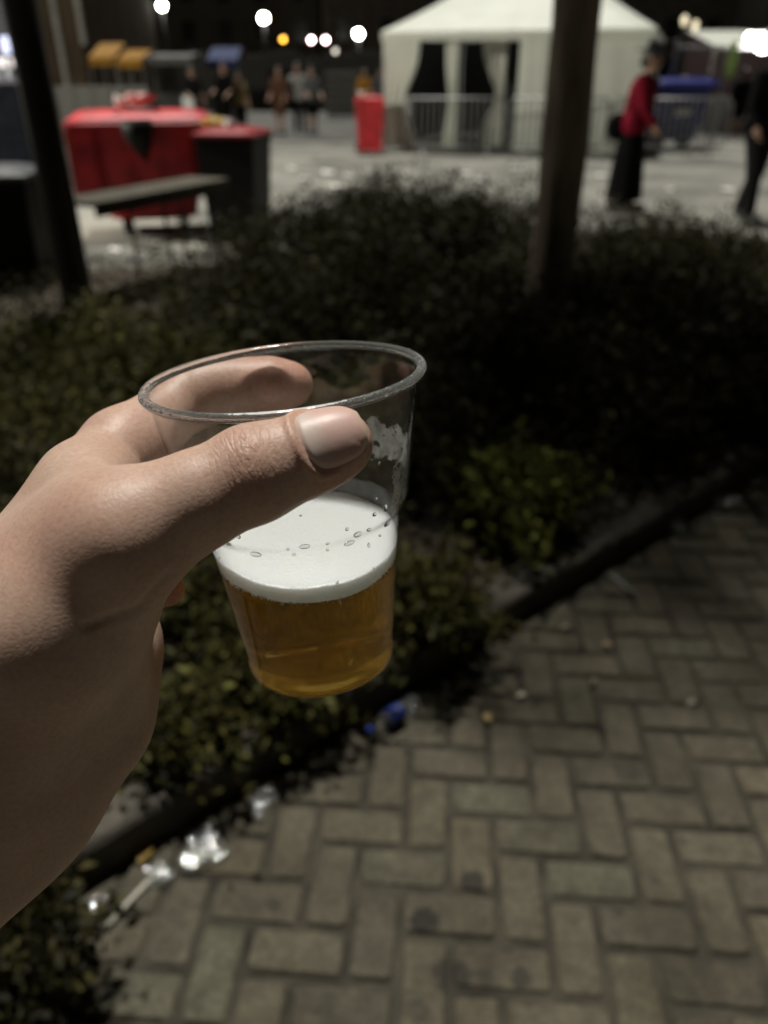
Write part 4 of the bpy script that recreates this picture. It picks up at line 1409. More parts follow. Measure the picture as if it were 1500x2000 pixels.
# folding beer table
tl_, tr_ = G(128, 402, .74), G(405, 352, .74)
tc_ = (tl_ + tr_) / 2; ta_ = math.atan2(tr_[1] - tl_[1], tr_[0] - tl_[0]); TL = float(np.hypot(*(tr_ - tl_)[:2]))
tab = empty('beer_table', (tc_[0], tc_[1] + .1, 0), ta_, 'long wooden folding table on thin steel legs before the red container', 'table')
for k in range(4):
    y0 = -.19 + k * .096
    MB().box((-TL / 2 + random.uniform(-.004, .004), y0, .725), (TL / 2 + random.uniform(-.004, .004), y0 + .091, .755), .004).build('plank', M_WOOD, tab)
m = MB()
m.box((-TL / 2 + .01, -.206, .66), (TL / 2 - .01, -.192, .752)); m.build('apron', M_WOOD, tab)
for sx in (-.05, .74):
    x = TL / 2 * sx
    lg = MB().tube([(x, -.16, .72), (x, -.18, .0)], .014, 6).build('leg', M_POST, tab)
    lg = MB().tube([(x, .16, .72), (x, .18, .0)], .014, 6).build('leg', M_POST, tab)
    MB().tube([(x, -.17, .30), (x, .17, .30)], .010, 6).build('brace', M_POST, tab)

# ------------------------------------------------------------------ the marquee
M_CANVAS = simple('white_canvas', (0.70, 0.72, 0.64), 0.6, var=0.08, scale=1.5, trans=0.12)
M_CANVASD = simple('inner_canvas', (0.62, 0.62, 0.56), 0.6, var=0.1, scale=2)
tL, tR = G(752, 292), G(1240, 306)
tv = (tR - tL)[:2]; TW = float(np.hypot(*tv)); trz = math.atan2(tv[1], tv[0])
tent = empty('marquee_tent', (tL[0], tL[1], 0), trz, 'white pagoda marquee with open curtained entrance behind the tree', 'tent')
EH = 2.32                                      # eave height; local x along the front, y into the tent
# pyramid roof with a sag and seams
nr, na_ = 14, 48
vs, fs = [], []
for i_ in range(nr):
    t = i_ / (nr - 1)
    for q in range(na_):
        u = q / na_ * 4; sd_ = int(u); f = u - sd_
        cx, cy = [(f, 0), (1, f), (1 - f, 1), (0, 1 - f)][sd_]
        x, y = (cx - .5) * (1 - t) + .0, (cy - .5) * (1 - t)
        z = EH + 2.1 * (t * .72 + .28 * t ** 2.4) - .05 * math.sin(math.pi * f) * math.sin(math.pi * min(1, t * 1.2)) * (1 if t < .95 else 0)
        z += .012 * math.cos(f * 2 * math.pi * 6) * (1 - t)
        vs.append((TW / 2 + x * (TW + .14), TW / 2 + y * (TW + .14), z))
for i_ in range(nr - 1):
    for q in range(na_): fs.append((i_ * na_ + q, i_ * na_ + (q + 1) % na_, (i_ + 1) * na_ + (q + 1) % na_, (i_ + 1) * na_ + q))
MB().add(vs, fs).build('roof', M_CANVAS, tent, True)
m = MB()
for (x0, y0, x1, y1) in ((-.07, -.07, TW + .07, -.07), (TW + .07, -.07, TW + .07, TW + .07), (-.07, -.07, -.07, TW + .07), (-.07, TW + .07, TW + .07, TW + .07)):
    k_ = 40
    vs = []
    for q in range(k_ + 1):
        f = q / k_
        for z in (EH + .005, EH - .15 - .02 * abs(math.sin(f * math.pi * 12))):
            vs.append((x0 + (x1 - x0) * f, y0 + (y1 - y0) * f, z))
    m.add(vs, [(2 * q, 2 * q + 2, 2 * q + 3, 2 * q + 1) for q in range(k_)])
m.build('valance', M_CANVAS, tent)

def drape(x0, x1, name, mat, y=0.0, top=EH - .05, bot=.04, gather=None, waves=7, amp=.035, zg=.9, thick=0.0):
    """hanging cloth; gather=(side, amount) pulls it aside at height zg"""
    nx_, nz_ = 40, 24
    vs = []
    for i_ in range(nx_ + 1):
        f = i_ / nx_
        for j_ in range(nz_ + 1):
            z = top + (bot - top) * j_ / nz_
            x = x0 + (x1 - x0) * f
            if gather:
                sd_, am = gather
                k = am * math.exp(-((z - zg) / .55) ** 2)
                x = (x0 if sd_ < 0 else x1) + (x - (x0 if sd_ < 0 else x1)) * (1 - k)
            yy = y + amp * math.sin(f * waves * 2 * math.pi + z * .6) * (.4 + .6 * j_ / nz_)
            vs.append((x, yy, z))
    fs = [(i_ * (nz_ + 1) + j_, (i_ + 1) * (nz_ + 1) + j_, (i_ + 1) * (nz_ + 1) + j_ + 1, i_ * (nz_ + 1) + j_ + 1) for i_ in range(nx_) for j_ in range(nz_)]
    return MB().add(vs, fs).build(name, mat, tent, True)
def fx(px): return (px - 752) / (1240 - 752) * TW
drape(fx(748), fx(822), 'curtain', M_CANVAS, -.02, gather=(-1, .36), waves=4, amp=.05, zg=1.0)
drape(fx(866), fx(892), 'curtain', M_CANVAS, .25, gather=(1, .30), waves=3, amp=.04, zg=1.0)
drape(fx(918), fx(968), 'curtain', M_CANVASD, 1.2, gather=(1, .62), waves=4, amp=.05, zg=1.1)
drape(fx(1012), fx(1064), 'wall_panel', M_CANVAS, -.01, waves=2, amp=.008)
drape(fx(1062), TW, 'wall_panel', M_CANVAS, .015, waves=4, amp=.012)
m = MB()
vs = [(TW, 0, .04), (TW, TW, .04), (TW, TW, EH), (TW, 0, EH)]
m.add(vs, [(0, 1, 2, 3)]); m.build('side_wall', M_CANVAS, tent)
m = MB(); m.add([(0, TW * .35, .04), (0, TW, .04), (0, TW, EH), (0, TW * .35, EH)], [(0, 1, 2, 3)]); m.build('side_wall', simple('shaded_canvas', (.02, .02, .022), .8), tent)  # tent's shaded inside put into the colour of this and the back wall
m = MB(); m.add([(0, TW, .04), (TW, TW, .04), (TW, TW, EH), (0, TW, EH)], [(0, 1, 2, 3)]); m.build('back_wall', simple('shaded_canvas', (.02, .02, .022), .8), tent)
for (x, y) in ((0, 0), (TW, 0), (0, TW), (TW, TW), (fx(1014), 0), (fx(900), .2)):
    MB().tube([(x, y + .03, 0), (x, y + .03, EH)], .035, 8).build('pole', M_STEEL, tent)
MB().tube([(0, .03, EH - .06), (TW, .03, EH - .06)], .03, 8).build('crossbar', M_STEEL, tent)

# ------------------------------------------------------------------ crowd barriers
def barrier(x, y, rz, label):
    t = empty('crowd_barrier', (x, y, 0), rz, label, 'barrier', 'steel barriers in front of the tent')
    L, Hh = 2.05, 1.10
    pts = [(.10, 0, .20), (.0, 0, .30), (.0, 0, Hh - .10), (.08, 0, Hh), (L - .08, 0, Hh), (L, 0, Hh - .10), (L, 0, .30), (L - .10, 0, .20), (.10, 0, .20)]
    MB().tube(pts, .021, 8).build('frame', M_STEEL, t, True)
    bm = MB().tube([(0, 0, .20), (0, 0, Hh)], .012, 6)
    bme_ = bpy.data.meshes.new('bar'); bme_.from_pydata(bm.v, [], bm.f); bme_.materials.append(M_STEEL)
    for k in range(15):
        o = new_obj('bar', bme_, None, t); o.location = (.13 + k * (L - .26) / 14, 0, 0)
    for x_ in (.35, L - .35):
        MB().tube([(x_, -.30, .02), (x_, -.05, .14), (x_, 0, .21), (x_, .05, .14), (x_, .30, .02)], .016, 6).build('foot', M_STEEL, t)
    return t
bl, br_ = G(792, 304), G(1402, 306)
labs = ['steel barrier before the curtain at the left of the tent entrance', 'steel barrier across the dark opening of the tent', 'steel barrier whose end passes behind the tree trunk',
        'steel barrier standing before the blue waste container']
bxs = [bl[0] + .0, bl[0] + 2.12, bl[0] + 4.24, br_[0] - 2.05]
for x, lab, q in zip(bxs, labs, range(4)):
    barrier(x, bl[1] - .25 - .06 * q + (-.6 if q == 3 else 0) * 0, math.radians(-2.5), lab)

# ------------------------------------------------------------------ people
M_SKINP = simple('person_skin', (0.40, 0.24, 0.17), 0.55, var=0.1)
def cloth(name, c, v=.22): return simple(name, c, 0.9, var=v, scale=9, bump=.3, bscale=18, spec=.08)
M_EYE = simple('eye', (0.02, 0.02, 0.02), 0.2)

def person(x, y, rz, label, Hh=1.75, top=None, legs=None, hair=None, lean=0.0, skirt=False, arms=((.1, .0), (.1, .0)), stride=.12, shoes=None, hat=False, shorts=False, h=.016, sleeves=True):
    """facing local -y; arms: (forward bend at elbow, outward) per side"""
    t = empty('person', (x, y, 0), rz, label, 'person')
    k = Hh / 1.75
    def L(*p): return np.array(p) * k
    hipz, shz = .92, 1.43
    ln = math.sin(lean)
    def up(p):                                   # bend the trunk forward
        q = np.array(p, float)
        if q[2] > hipz: q[1] -= (q[2] - hipz) * ln
        return q * k
    torso = chain([(up((-.09, 0, .95)), .125 * k), (up((.09, 0, .95)), .125 * k)]) + chain([(up((-.10, 0, 1.28)), .12 * k), (up((.10, 0, 1.28)), .12 * k)]) \
        + chain([(up((0, 0, .98)), .14 * k), (up((0, .01, 1.32)), .135 * k)]) + chain([(up((-.165, .01, 1.40)), .062 * k), (up((.165, .01, 1.40)), .062 * k)])
    neck = chain([(up((0, .01, 1.40)), .058 * k), (up((0, -.01, 1.54)), .052 * k)])
    head = chain([(up((0, -.015, 1.585)), .068 * k), (up((0, .01, 1.66)), .088 * k)]) + chain([(up((0, -.05, 1.555)), .04 * k), (up((0, -.06, 1.60)), .045 * k)])
    nose = chain([(up((0, -.095, 1.635)), .010 * k), (up((0, -.112, 1.60)), .014 * k)])
    ears = chain([(up((-.088, .01, 1.605)), .014 * k), (up((-.09, .015, 1.64)), .018 * k)]); ears2 = [(c[0] * [-1, 1, 1], c[1] * [-1, 1, 1], c[2], c[3]) for c in ears]
    limb, sleeve, trouser, shoe, fing = [], [], [], [], MB()
    for q, sx in enumerate((-1, 1)):
        bend, outw = arms[q]
        S = up((sx * .19, .01, 1.40)); E = S + L(sx * (.05 + outw * .25), -.02 + -.10 * bend, -.28)
        Wr = E + L(sx * .02 - sx * .06 * bend, -.06 - .20 * bend, -.24 + .22 * bend)
        hd = (Wr - E) / np.linalg.norm(Wr - E)
        limb.append(chain([(S, .052 * k), (E, .042 * k), (Wr, .030 * k), (Wr + hd * .075 * k, .034 * k)]))
        sleeve.append(chain([(S, .066 * k), (E, .056 * k), (E + (Wr - E) * (.9 if sleeves else .05), .046 * k)]))
        side = np.cross(hd, [0, 1, 0]); side /= np.linalg.norm(side) + 1e-9
        for f, (o_, ln_) in enumerate(((-.026, .065), (-.009, .078), (.009, .074), (.025, .058))):
            b0 = Wr + hd * .085 * k + side * o_ * k
            fing.tube([b0, b0 + hd * ln_ * .5 * k, b0 + hd * ln_ * .95 * k + np.array([0, -.018, 0]) * k], [.010 * k, .009 * k, .007 * k], 6)
        b0 = Wr + hd * .03 * k - side * .03 * k
        fing.tube([b0, b0 + (hd * .03 - side * .025) * k, b0 + (hd * .06 - side * .03) * k], [.012 * k, .010 * k, .008 * k], 6)
        st = stride * (1 if sx > 0 else -1)
        hip, kn, an = L(sx * .095, 0, .92), L(sx * .105, -.03 + st * .5, .50), L(sx * .11, .02 + st, .085)
        limb.append(chain([(hip, .088 * k), (kn, .060 * k), (an, .042 * k)]) + chain([(an + L(0, .03, -.03), .042 * k), (an + L(0, -.14, -.045), .036 * k)]))
        trouser.append(chain([(hip, .108 * k), (kn, .082 * k), (an + L(0, 0, .02), .070 * k)]) if not shorts else chain([(hip, .108 * k), (kn + L(0, 0, .05), .088 * k)]))
        shoe.append(chain([(an + L(0, .035, -.035), .05 * k), (an + L(0, -.15, -.045), .042 * k)]))
    g = [(torso, .06 * k, .001), (neck, .02 * k, .04 * k), (head, .03 * k, .03 * k), (nose, .004, .012 * k), (ears, .004, .01), (ears2, .004, .01)] + [(l_, .02 * k, .03 * k) for l_ in limb]
    V, F = sdf_mesh(g, h)
    body = MB(); body.add(V, [tuple(q) for q in F.tolist()]); body.add(fing.v, fing.f)
    body.build('body', M_SKINP, t, True)
    # clothing follows the body
    grow = [(c[0], c[1], c[2] + .018 * k, c[3] + .018 * k) for c in torso]
    V, F = sdf_mesh([(grow, .06 * k, .001)] + [(s_, .02, .05 * k) for s_ in sleeve], h)
    V = V + (0.006 * lump(V[:, 0] + V[:, 1], V[:, 2], 26, 5))[:, None] * np.sign(V * [1, 1, 0])
    new_obj('top', np_mesh('top', V, F, True), top, t)
    if skirt:
        m = MB(); pr = []
        for i_ in range(14):
            f = i_ / 13; z = (1.02 - .90 * f) * k
            pr.append((z, (.16 + .10 * f ** .8) * k))
        n_ = 40; vs, fs = [], []
        for z, r_ in pr:
            for q in range(n_):
                a = 2 * math.pi * q / n_
                rr = r_ * (1 + .06 * math.sin(a * 8 + z) * (1.0 - z / (1.1 * k)))
                vs.append((rr * math.cos(a) * 1.02, rr * math.sin(a) * .82, z))
        for i_ in range(13):
            for q in range(n_): fs.append((i_ * n_ + (q + 1) % n_, i_ * n_ + q, (i_ + 1) * n_ + q, (i_ + 1) * n_ + (q + 1) % n_))
        fs.append(tuple(range(n_)))
        m.add(vs, fs).build('skirt', legs, t, True)
    else:
        V, F = sdf_mesh([(chain([(L(-.085, 0, .95), .135 * k), (L(.085, 0, .95), .135 * k)]), .03, .001)] + [(s_, .02, .05 * k) for s_ in trouser], h)
        new_obj('shorts' if shorts else 'trousers', np_mesh('trousers', V, F, True), legs, t)
    for s_ in shoe:
        V, F = sdf_mesh([(s_, .02, .001)], h * .8)
        V[:, 2] = np.maximum(V[:, 2], 0.0)
        new_obj('shoe', np_mesh('shoe', V, F, True), shoes or M_DKGREY, t)
    hc = up((0, .03, 1.675))
    V, F = sdf_mesh([(chain([(up((0, .022, 1.675)), .096 * k), (up((0, .055, 1.60)), .078 * k)]), .03, .001)], h * .7)
    new_obj('hair', np_mesh('hair', V, F, True), hair, t)
    for sx in (-1, 1):
        e = up((sx * .033, -.098, 1.625)); MB().ball(e, .011 * k, 8).build('eye', M_EYE, t)
    if hat:
        hz = up((0, .0, 1.70))
        m = MB().lathe([(.001, .105), (.06, .10), (.092, .07), (.104, .0), (.15, -.012), (.235, -.022), (.238, -.030), (.15, -.024), (.10, -.012)], 24, (hz[0], hz[1], hz[2]), close=False)
        v = np.array(m.v); v[:, 2] += (v[:, 1] - hz[1]) * .25; m.v = [tuple(q) for q in v]
        m.build('hat', hat, t, True)
    return t

C_RED = cloth('red_cotton', (0.15, 0.007, 0.018)); C_BLK = cloth('black_cloth', (0.005, 0.005, 0.005)); C_DK = cloth('charcoal_cloth', (0.012, 0.012, 0.013))
C_WHT = cloth('white_tee', (0.30, 0.30, 0.29), .1); C_BRN = cloth('brown_cloth', (0.10, 0.05, 0.032)); C_TAN = cloth('tan_cloth', (0.20, 0.15, 0.08)); C_ORG = cloth('orange_cloth', (0.42, 0.20, 0.04))
C_GRY = cloth('grey_cloth', (0.10, 0.105, 0.11)); C_GRN = cloth('green_cloth', (0.015, 0.16, 0.06)); C_BLU = cloth('navy_cloth', (0.02, 0.03, 0.08))
HR_D = simple('dark_hair', (0.02, 0.015, 0.01), 0.5); HR_B = simple('fair_hair', (0.22, 0.15, 0.08), 0.5); HR_G = simple('brown_hair', (0.07, 0.045, 0.03), 0.5)

pg = G(1214, 408)
per = person(pg[0], pg[1], math.radians(68), 'person in a red top, dark hat and long dark skirt standing before the tent', 1.80, C_RED, C_BLK, HR_D, lean=.16, skirt=True, arms=((.35, 0), (.2, 0)), hat=C_BLK, h=.013)
# shoulder bag at the back of the hip
m = MB().ball((0, 0, 0), .14, 16, (1, .6, 1.15))
bg = m.build('shoulder_bag', C_BLK, None, True); bg.location = (pg[0] - .20, pg[1] - .02, .95)
tag(bg, 'round black shoulder bag at the hip of the person in red', 'bag')
pg = G(1478, 428)
person(pg[0] - .16, pg[1], math.radians(20), 'person in black clothes with a green bag at the right edge', 1.86, C_BLK, C_DK, HR_D, lean=.05, arms=((.3, .1), (.4, 0)), stride=.18, h=.016)
bgm = MB().ball((0, 0, 0), .2, 16, (.75, .5, 1.25))
bg = bgm.build('tote_bag', C_GRN, None, True); bg.location = (pg[0] + .02, pg[1] - .30, 1.08); tag(bg, 'green cloth bag worn by the black-clad person at the right edge', 'bag')
pg = G(1432, 268)
person(pg[0], pg[1], math.radians(160), 'person in a dark dress seen from behind near the bright stall', 1.66, C_BLK, C_BLK, HR_D, arms=((.1, 0), (.2, 0)), shorts=True, h=.02)
pg = G(1418, 250)
person(pg[0], pg[1] + 1, math.radians(10), 'person in an orange-red top by the bright stall', 1.70, cloth('orange_red', (.5, .09, .05)), C_GRY, HR_G, arms=((.6, 0), (.6, 0)), h=.02)
far_people = [
    (386, 262, 1.72, C_DK, C_BLK, HR_D, 30, 'person in dark clothes holding a white bag, leftmost of the walkers', False),
    (447, 264, 1.80, C_BLK, C_BLK, HR_G, -20, 'tall person in black behind the red-lidded bin', False),
    (474, 262, 1.55, C_TAN, C_BLK, HR_D, 25, 'shorter person in a tan top behind the red-lidded bin', False),
    (550, 262, 1.70, C_BRN, C_BRN, HR_G, -15, 'person in brown, left of the trio of walkers', True),
    (586, 260, 1.80, C_WHT, C_DK, HR_G, 5, 'person in a white shirt in the middle of the trio of walkers', False),
    (612, 262, 1.72, C_GRY, C_BLK, HR_D, 20, 'person in grey with bare legs, right of the trio of walkers', True),
    (712, 240, 1.68, C_ORG, C_DK, HR_B, 0, 'person in orange above the red bin by the tent', False),
    (742, 240, 1.70, C_GRY, C_DK, HR_D, 10, 'person in light grey between the red bin and the tent curtain', False),
]
for px, py, Hh, tp, lg, hr, rz, lab, sh in far_people:
    g = G(px, py)
    person(g[0], g[1], math.radians(rz), lab, Hh, tp, lg, hr, arms=((random.uniform(0, .8), .0), (random.uniform(0, .8), .0)), shorts=sh, stride=random.uniform(-.18, .18), h=.022, sleeves=False)
g = G(386, 262)
wb = MB().box((-.16, -.06, -.2), (.16, .06, .18), .02).build('carrier_bag', M_WHITE); wb.location = (g[0] - .1, g[1] - .3, .80); tag(wb, 'white carrier bag held by the leftmost walker', 'bag')

# ------------------------------------------------------------------ stalls and buildings behind
M_FAC = simple('dark_brick_facade', (0.055, 0.045, 0.035), 0.9, var=0.3, scale=1.2)
M_FAC2 = simple('brown_facade', (0.085, 0.06, 0.035), 0.9, var=0.25, scale=1.0)
M_PIPE = simple('pale_pipe', (0.42, 0.41, 0.38), 0.6)
M_PANE = simple('dark_pane', (0.01, 0.012, 0.015), 0.1)
def building(x0, x1, y0, y1, hh, mat, label, wins, roof=True):
    t = empty('building', ((x0 + x1) / 2, y0, 0), 0, label, 'building')
    cx = (x0 + x1) / 2
    MB().box((x0 - cx, 0, 0), (x1 - cx, y1 - y0, hh)).build('wall', mat, t)
    if roof: MB().box((x0 - cx - .3, -.3, hh + .003), (x1 - cx + .3, y1 - y0 + .3, hh + .35)).build('roof', M_DKGREY, t)
    nx_, nz_, w, h_ = wins
    for a in range(nx_):
        for c in range(nz_):
            x = x0 - cx + (a + .5) * (x1 - x0) / nx_; z = 1.2 + c * 3.0
            f = MB().box((x - w / 2 - .08, -.06, z - .08), (x + w / 2 + .08, -.003, z + h_ + .08)).build('window', M_DKGREY, t)
            MB().box((x - w / 2, -.075, z), (x + w / 2, -.0605, z + h_)).build('pane', M_PANE, f)
    return t
building(-36, -6, 82, 92, 13, M_FAC, 'long dark building far behind the walkers', (9, 3, 1.2, 1.6))
building(-5, 30, 78, 90, 14, M_FAC, 'dark building behind the tent roof', (10, 3, 1.2, 1.6))
building(31, 62, 74, 90, 12, M_FAC, 'dark reddish building behind the bright stall', (8, 3, 1.2, 1.6))
gl = AT(150, 100, 30)
bb = building(-24, gl[0] + .2, 30, 40, 9, M_FAC2, 'brown building at the left with pale drainpipes', (3, 2, 1.0, 1.4))
for px in (118, 165):
    p = AT(px, 90, 29.9)
    MB().tube([(p[0] - bb.location.x, -.12, .7 if px < 140 else 2.4), (p[0] - bb.location.x, -.12, 8.9)], .10, 8).build('drainpipe', M_PIPE, bb)

def awning(x0, x1, y, z0, z1, mat, label, dpt=1.4):
    t = empty('awning_stall', ((x0 + x1) / 2, y, 0), 0, label, 'stall')
    w = (x1 - x0) / 2
    vs, fs = [], []
    for i_ in range(13):
        f = i_ / 12; x = -w + 2 * w * f; s_ = .03 * math.cos(f * math.pi * 8)
        vs += [(x, 0, z0 - .22 + s_ * .4), (x, 0, z0 + s_ * .2), (x, dpt, z1), (x, dpt, z1 - .02)]
    for i_ in range(12):
        for c in range(3): fs.append((i_ * 4 + c, (i_ + 1) * 4 + c, (i_ + 1) * 4 + c + 1, i_ * 4 + c + 1))
    MB().add(vs, fs).build('canopy', mat, t)
    for sx in (-1, 1):
        for yy in (.05, dpt - .05):
            MB().tube([(sx * w * .97, yy, 0), (sx * w * .97, yy, z0 if yy < 1 else z1 - .03)], .025, 6).build('pole', M_STEEL, t)
    MB().box((-w * .95, .25, 0), (w * .95, .3, .95)).build('counter', M_DKGREY, t)
    MB().box((-w * .97, .15, .953), (w * .97, .7, 1.0)).build('counter_top', M_WOOD, t)
    return t
M_YEL = simple('yellow_cloth', (0.42, 0.20, 0.004), 0.7, var=0.15, scale=2, trans=.35)
M_BLUC = simple('blue_cloth', (0.007, 0.025, 0.13), 0.7, var=0.15, scale=2, trans=.3)
M_GRYC = simple('grey_cloth_canopy', (0.16, 0.16, 0.15), 0.7, var=0.15, scale=2, trans=.3)
a_, b_ = AT(172, 110, 27), AT(222, 110, 27)
awning(a_[0], b_[0], 27, AT(200, 112, 27)[2], AT(200, 84, 28.4)[2], M_YEL, 'stall under a tall yellow awning beside the drainpipes')
a_, b_ = AT(226, 110, 26), AT(275, 110, 26)
awning(a_[0], b_[0], 26, AT(250, 116, 26)[2], AT(250, 97, 27.4)[2], M_YEL, 'stall under a bright yellow awning, right of the taller one')
a_, b_ = AT(282, 108, 30), AT(372, 108, 30)
awning(a_[0], b_[0], 30, AT(300, 112, 30)[2], AT(300, 104, 31.4)[2], M_GRYC, 'stall with a pale grey canopy behind the red container')
a_, b_ = AT(402, 108, 33), AT(462, 108, 33)
awning(a_[0], b_[0], 33, AT(430, 117, 33)[2], AT(430, 92, 34.4)[2], M_BLUC, 'stall with a blue awning behind the tall person in black')
# low grey wall behind the red container
a_, b_ = AT(112, 200, 21), AT(292, 200, 21)
lw_ = empty('low_wall', ((a_[0] + b_[0]) / 2, 21, 0), 0, 'grey panelled low wall behind the red container', 'wall')
hw_ = AT(200, 168, 21)[2]; wd_ = (b_[0] - a_[0]) / 5
for k in range(5):
    MB().box((-2.5 * wd_ + k * wd_ + .01, 0, 0), (-2.5 * wd_ + (k + 1) * wd_ - .01, .12, hw_), .01).build('panel', simple('grey_panel', (.085, .082, .072), .7, var=.15), lw_)
# hoarding that closes the square off
a_, b_ = AT(270, 180, 42), AT(745, 180, 42)
hd_ = empty('hoarding', ((a_[0] + b_[0]) / 2, 42, 0), 0, 'long dark hoarding of upright panels behind the walkers', 'fence')
wd_ = (b_[0] - a_[0]) / 9
for k in range(9):
    MB().box((-4.5 * wd_ + k * wd_ + .02, 0, .02), (-4.5 * wd_ + (k + 1) * wd_ - .02, .06, 2.25 + .12 * (k % 3)), .01).build('panel', simple('hoarding_dark', (.03, .028, .024), .7, var=.3), hd_)
# stacked pallets / shelves in the dark behind the trio
a_, b_ = AT(636, 180, 34), AT(700, 180, 34)
sh_ = empty('slatted_crate_stack', ((a_[0] + b_[0]) / 2, 34, 0), 0, 'stack of slatted crates in the dark right of the trio of walkers', 'crates')
for k in range(6):
    MB().box((-(b_[0] - a_[0]) / 2, 0, .12 + k * .27), ((b_[0] - a_[0]) / 2, .8, .30 + k * .27), .01).build('slat', simple('grey_board', (.12, .115, .10), .8), sh_)

# stall with bright lights on the right
a_ = AT(1392, 100, 25)
st = empty('lit_stall', (a_[0] + 2.0, 25, 0), 0, 'market stall with glaring white lights and a white frame at the right', 'stall')
zc = AT(1440, 96, 25)[2]
MB().box((-2.0, 0, zc), (3.0, .08, zc + .10)).build('fascia', M_WHITE, st)
MB().add([(-2.0, .03, zc + .1), (3.0, .03, zc + .1), (3.0, 2.5, zc + .55), (-2.0, 2.5, zc + .55)], [(0, 1, 2, 3)]).build('canopy', M_CANVAS, st)
for x in (-1.95, .4, 2.9): MB().tube([(x, .05, 0), (x, .05, zc)], .03, 8).build('pole', M_WHITE, st)
MB().box((-1.9, .3, 0), (2.9, .4, 1.0)).build('counter', simple('pale_counter', (.20, .18, .17), .6), st)
MB().box((-1.9, 2.4, 0), (2.9, 2.45, zc + .4)).build('back_cloth', simple('mauve_cloth', (.18, .12, .13), .8), st)
for px, py, w_ in ((1472, 74, .38), (1488, 92, .30)):
    p = AT(px, py, 24.85)
    lp = MB().lathe([(.05, .0), (w_ * .62, .05), (w_ * .66, .12)], 16, (p[0] - st.location.x, -.25, p[2] + .08)).build('floodlight', M_DKGREY, st)
    MB().ball((p[0] - st.location.x, -.25, p[2]), w_ * .6, 14, (1.2, .6, .8)).build('bulb', emis('flood_white', (1, .97, .92), 14), lp, True)
p = AT(1432, 108, 24.7)
fl = MB(); fl.add([(-.10, 0, .42), (.10, 0, .42), (.13, .02, -.38), (0, .0, -.5), (-.14, .02, -.36)], [(0, 1, 2, 3, 4)])
fl.add([(-.10, .01, .42), (.10, .01, .42), (.13, .03, -.38), (0, .01, -.5), (-.14, .03, -.36)], [(4, 3, 2, 1, 0)])
fo = fl.build('banner', simple('lime_cloth', (.42, .55, .22), .7, trans=.4)); fo.location = (p[0], 24.7, p[2] - .1); tag(fo, 'pale green pennant hanging from the bright stall', 'banner')
# spotlights on a mast between tent and stall
pm = AT(1338, 60, 23)
ms = empty('spotlight_mast', (pm[0], 23, 0), 0, 'mast with two small spotlights right of the tent', 'light mast')
MB().tube([(0, 0, 0), (0, 0, AT(1338, 30, 23)[2])], .06, 8).build('pole', M_DKGREY, ms)
for px, py in ((1337, 40), (1358, 50)):
    p = AT(px, py, 22.9); sp = MB().ball((p[0] - pm[0], -.1, p[2]), .10, 10, (.8, .8, 1.2)).build('spotlight', emis('spot_warm', (1, .85, .55), 1.2 if px < 1340 else .5), ms)
p = AT(1287, 62, 20)
gt = empty('tent_frame_gate', (p[0] + .5, 20.5, 0), 0, 'pale metal frame standing between the tent and the stall', 'frame')
zt = AT(1300, 82, 20.5)[2]
MB().tube([(-.45, 0, 0), (-.45, 0, zt), (.10, 0, zt + .05), (.10, 0, 0)], .045, 8).build('post', M_PIPE, gt)
MB().tube([(.10, 0, zt - .1), (1.3, 0, zt - .1), (1.3, 0, 0)], .03, 8).build('rail', M_PIPE, gt)

# stall at the left edge with a blue screen
ls = empty('dark_kiosk', (-6.1, 13.2, 0), math.radians(8), 'dark kiosk with a blue-lit sign cut by the left edge', 'kiosk')
MB().box((-1.6, 0, 0), (.75, 1.2, 1.40), .02).build('body', simple('kiosk_dark', (.006, .007, .010), .9, spec=.05, var=.5, scale=6), ls)
MB().box((-1.6, -.02, 1.403), (.80, 1.2, 1.46)).build('shelf', simple('kiosk_grey', (.10, .10, .12), .5), ls)
MB().box((-1.6, .9, 1.463), (.62, 1.0, 3.4)).build('back_panel', simple('kiosk_back', (.010, .010, .018), .6), ls)
sg = MB().box((.22, .80, 1.78), (.48, .86, 2.05), .01).build('sign', M_DKGREY, ls)
MB().box((.24, .785, 1.8), (.46, .797, 2.03)).build('screen', emis('sign_blue', (.10, .25, .9), .9), sg)
MB().box((-.1, .78, 1.62), (.44, .84, 1.74)).build('lamp_strip', emis('strip_pink', (1, .78, .85), .75), ls)
for k in range(4):
    MB().lathe([(.05, 0), (.05, .22), (.02, .28), (.02, .34)], 10, (-.1 + k * .17, .3, 1.462)).build('bottle', simple('pale_glass', (.4, .42, .45), .2), ls)

# ------------------------------------------------------------------ lamps that are lit in the picture
def street_lamp(px, py, y, label, rad=.15, s=70, power=900):
    p = AT(px, py, y)
    t = empty('street_lamp', (p[0], y, 0), 0, label, 'street lamp', 'lit street lamps in a row')
    MB().tube([(0, 0, 0), (0, 0, 1.0), (0, 0, p[2] - rad)], [.09, .065, .045], 10).build('post', M_POST, t, True)
    MB().ball((0, 0, p[2]), rad, 16).build('globe', emis('lamp_glow', (1, .97, .86), s), t, True)
    MB().lathe([(.02, rad * 1.25), (rad * .6, rad * 1.05), (rad * .7, rad * .85)], 14, (0, 0, p[2])).build('cap', M_POST, t, True)
street_lamp(80, 9, 38, 'lit street lamp just right of the dark post, leftmost of the row')
street_lamp(316, 11, 41, 'lit street lamp above the red container')
street_lamp(515, 35, 48, 'lit street lamp above the walkers, third along the row', .20)
street_lamp(700, 66, 58, 'lit street lamp left of the tent roof, last of the row', .22)
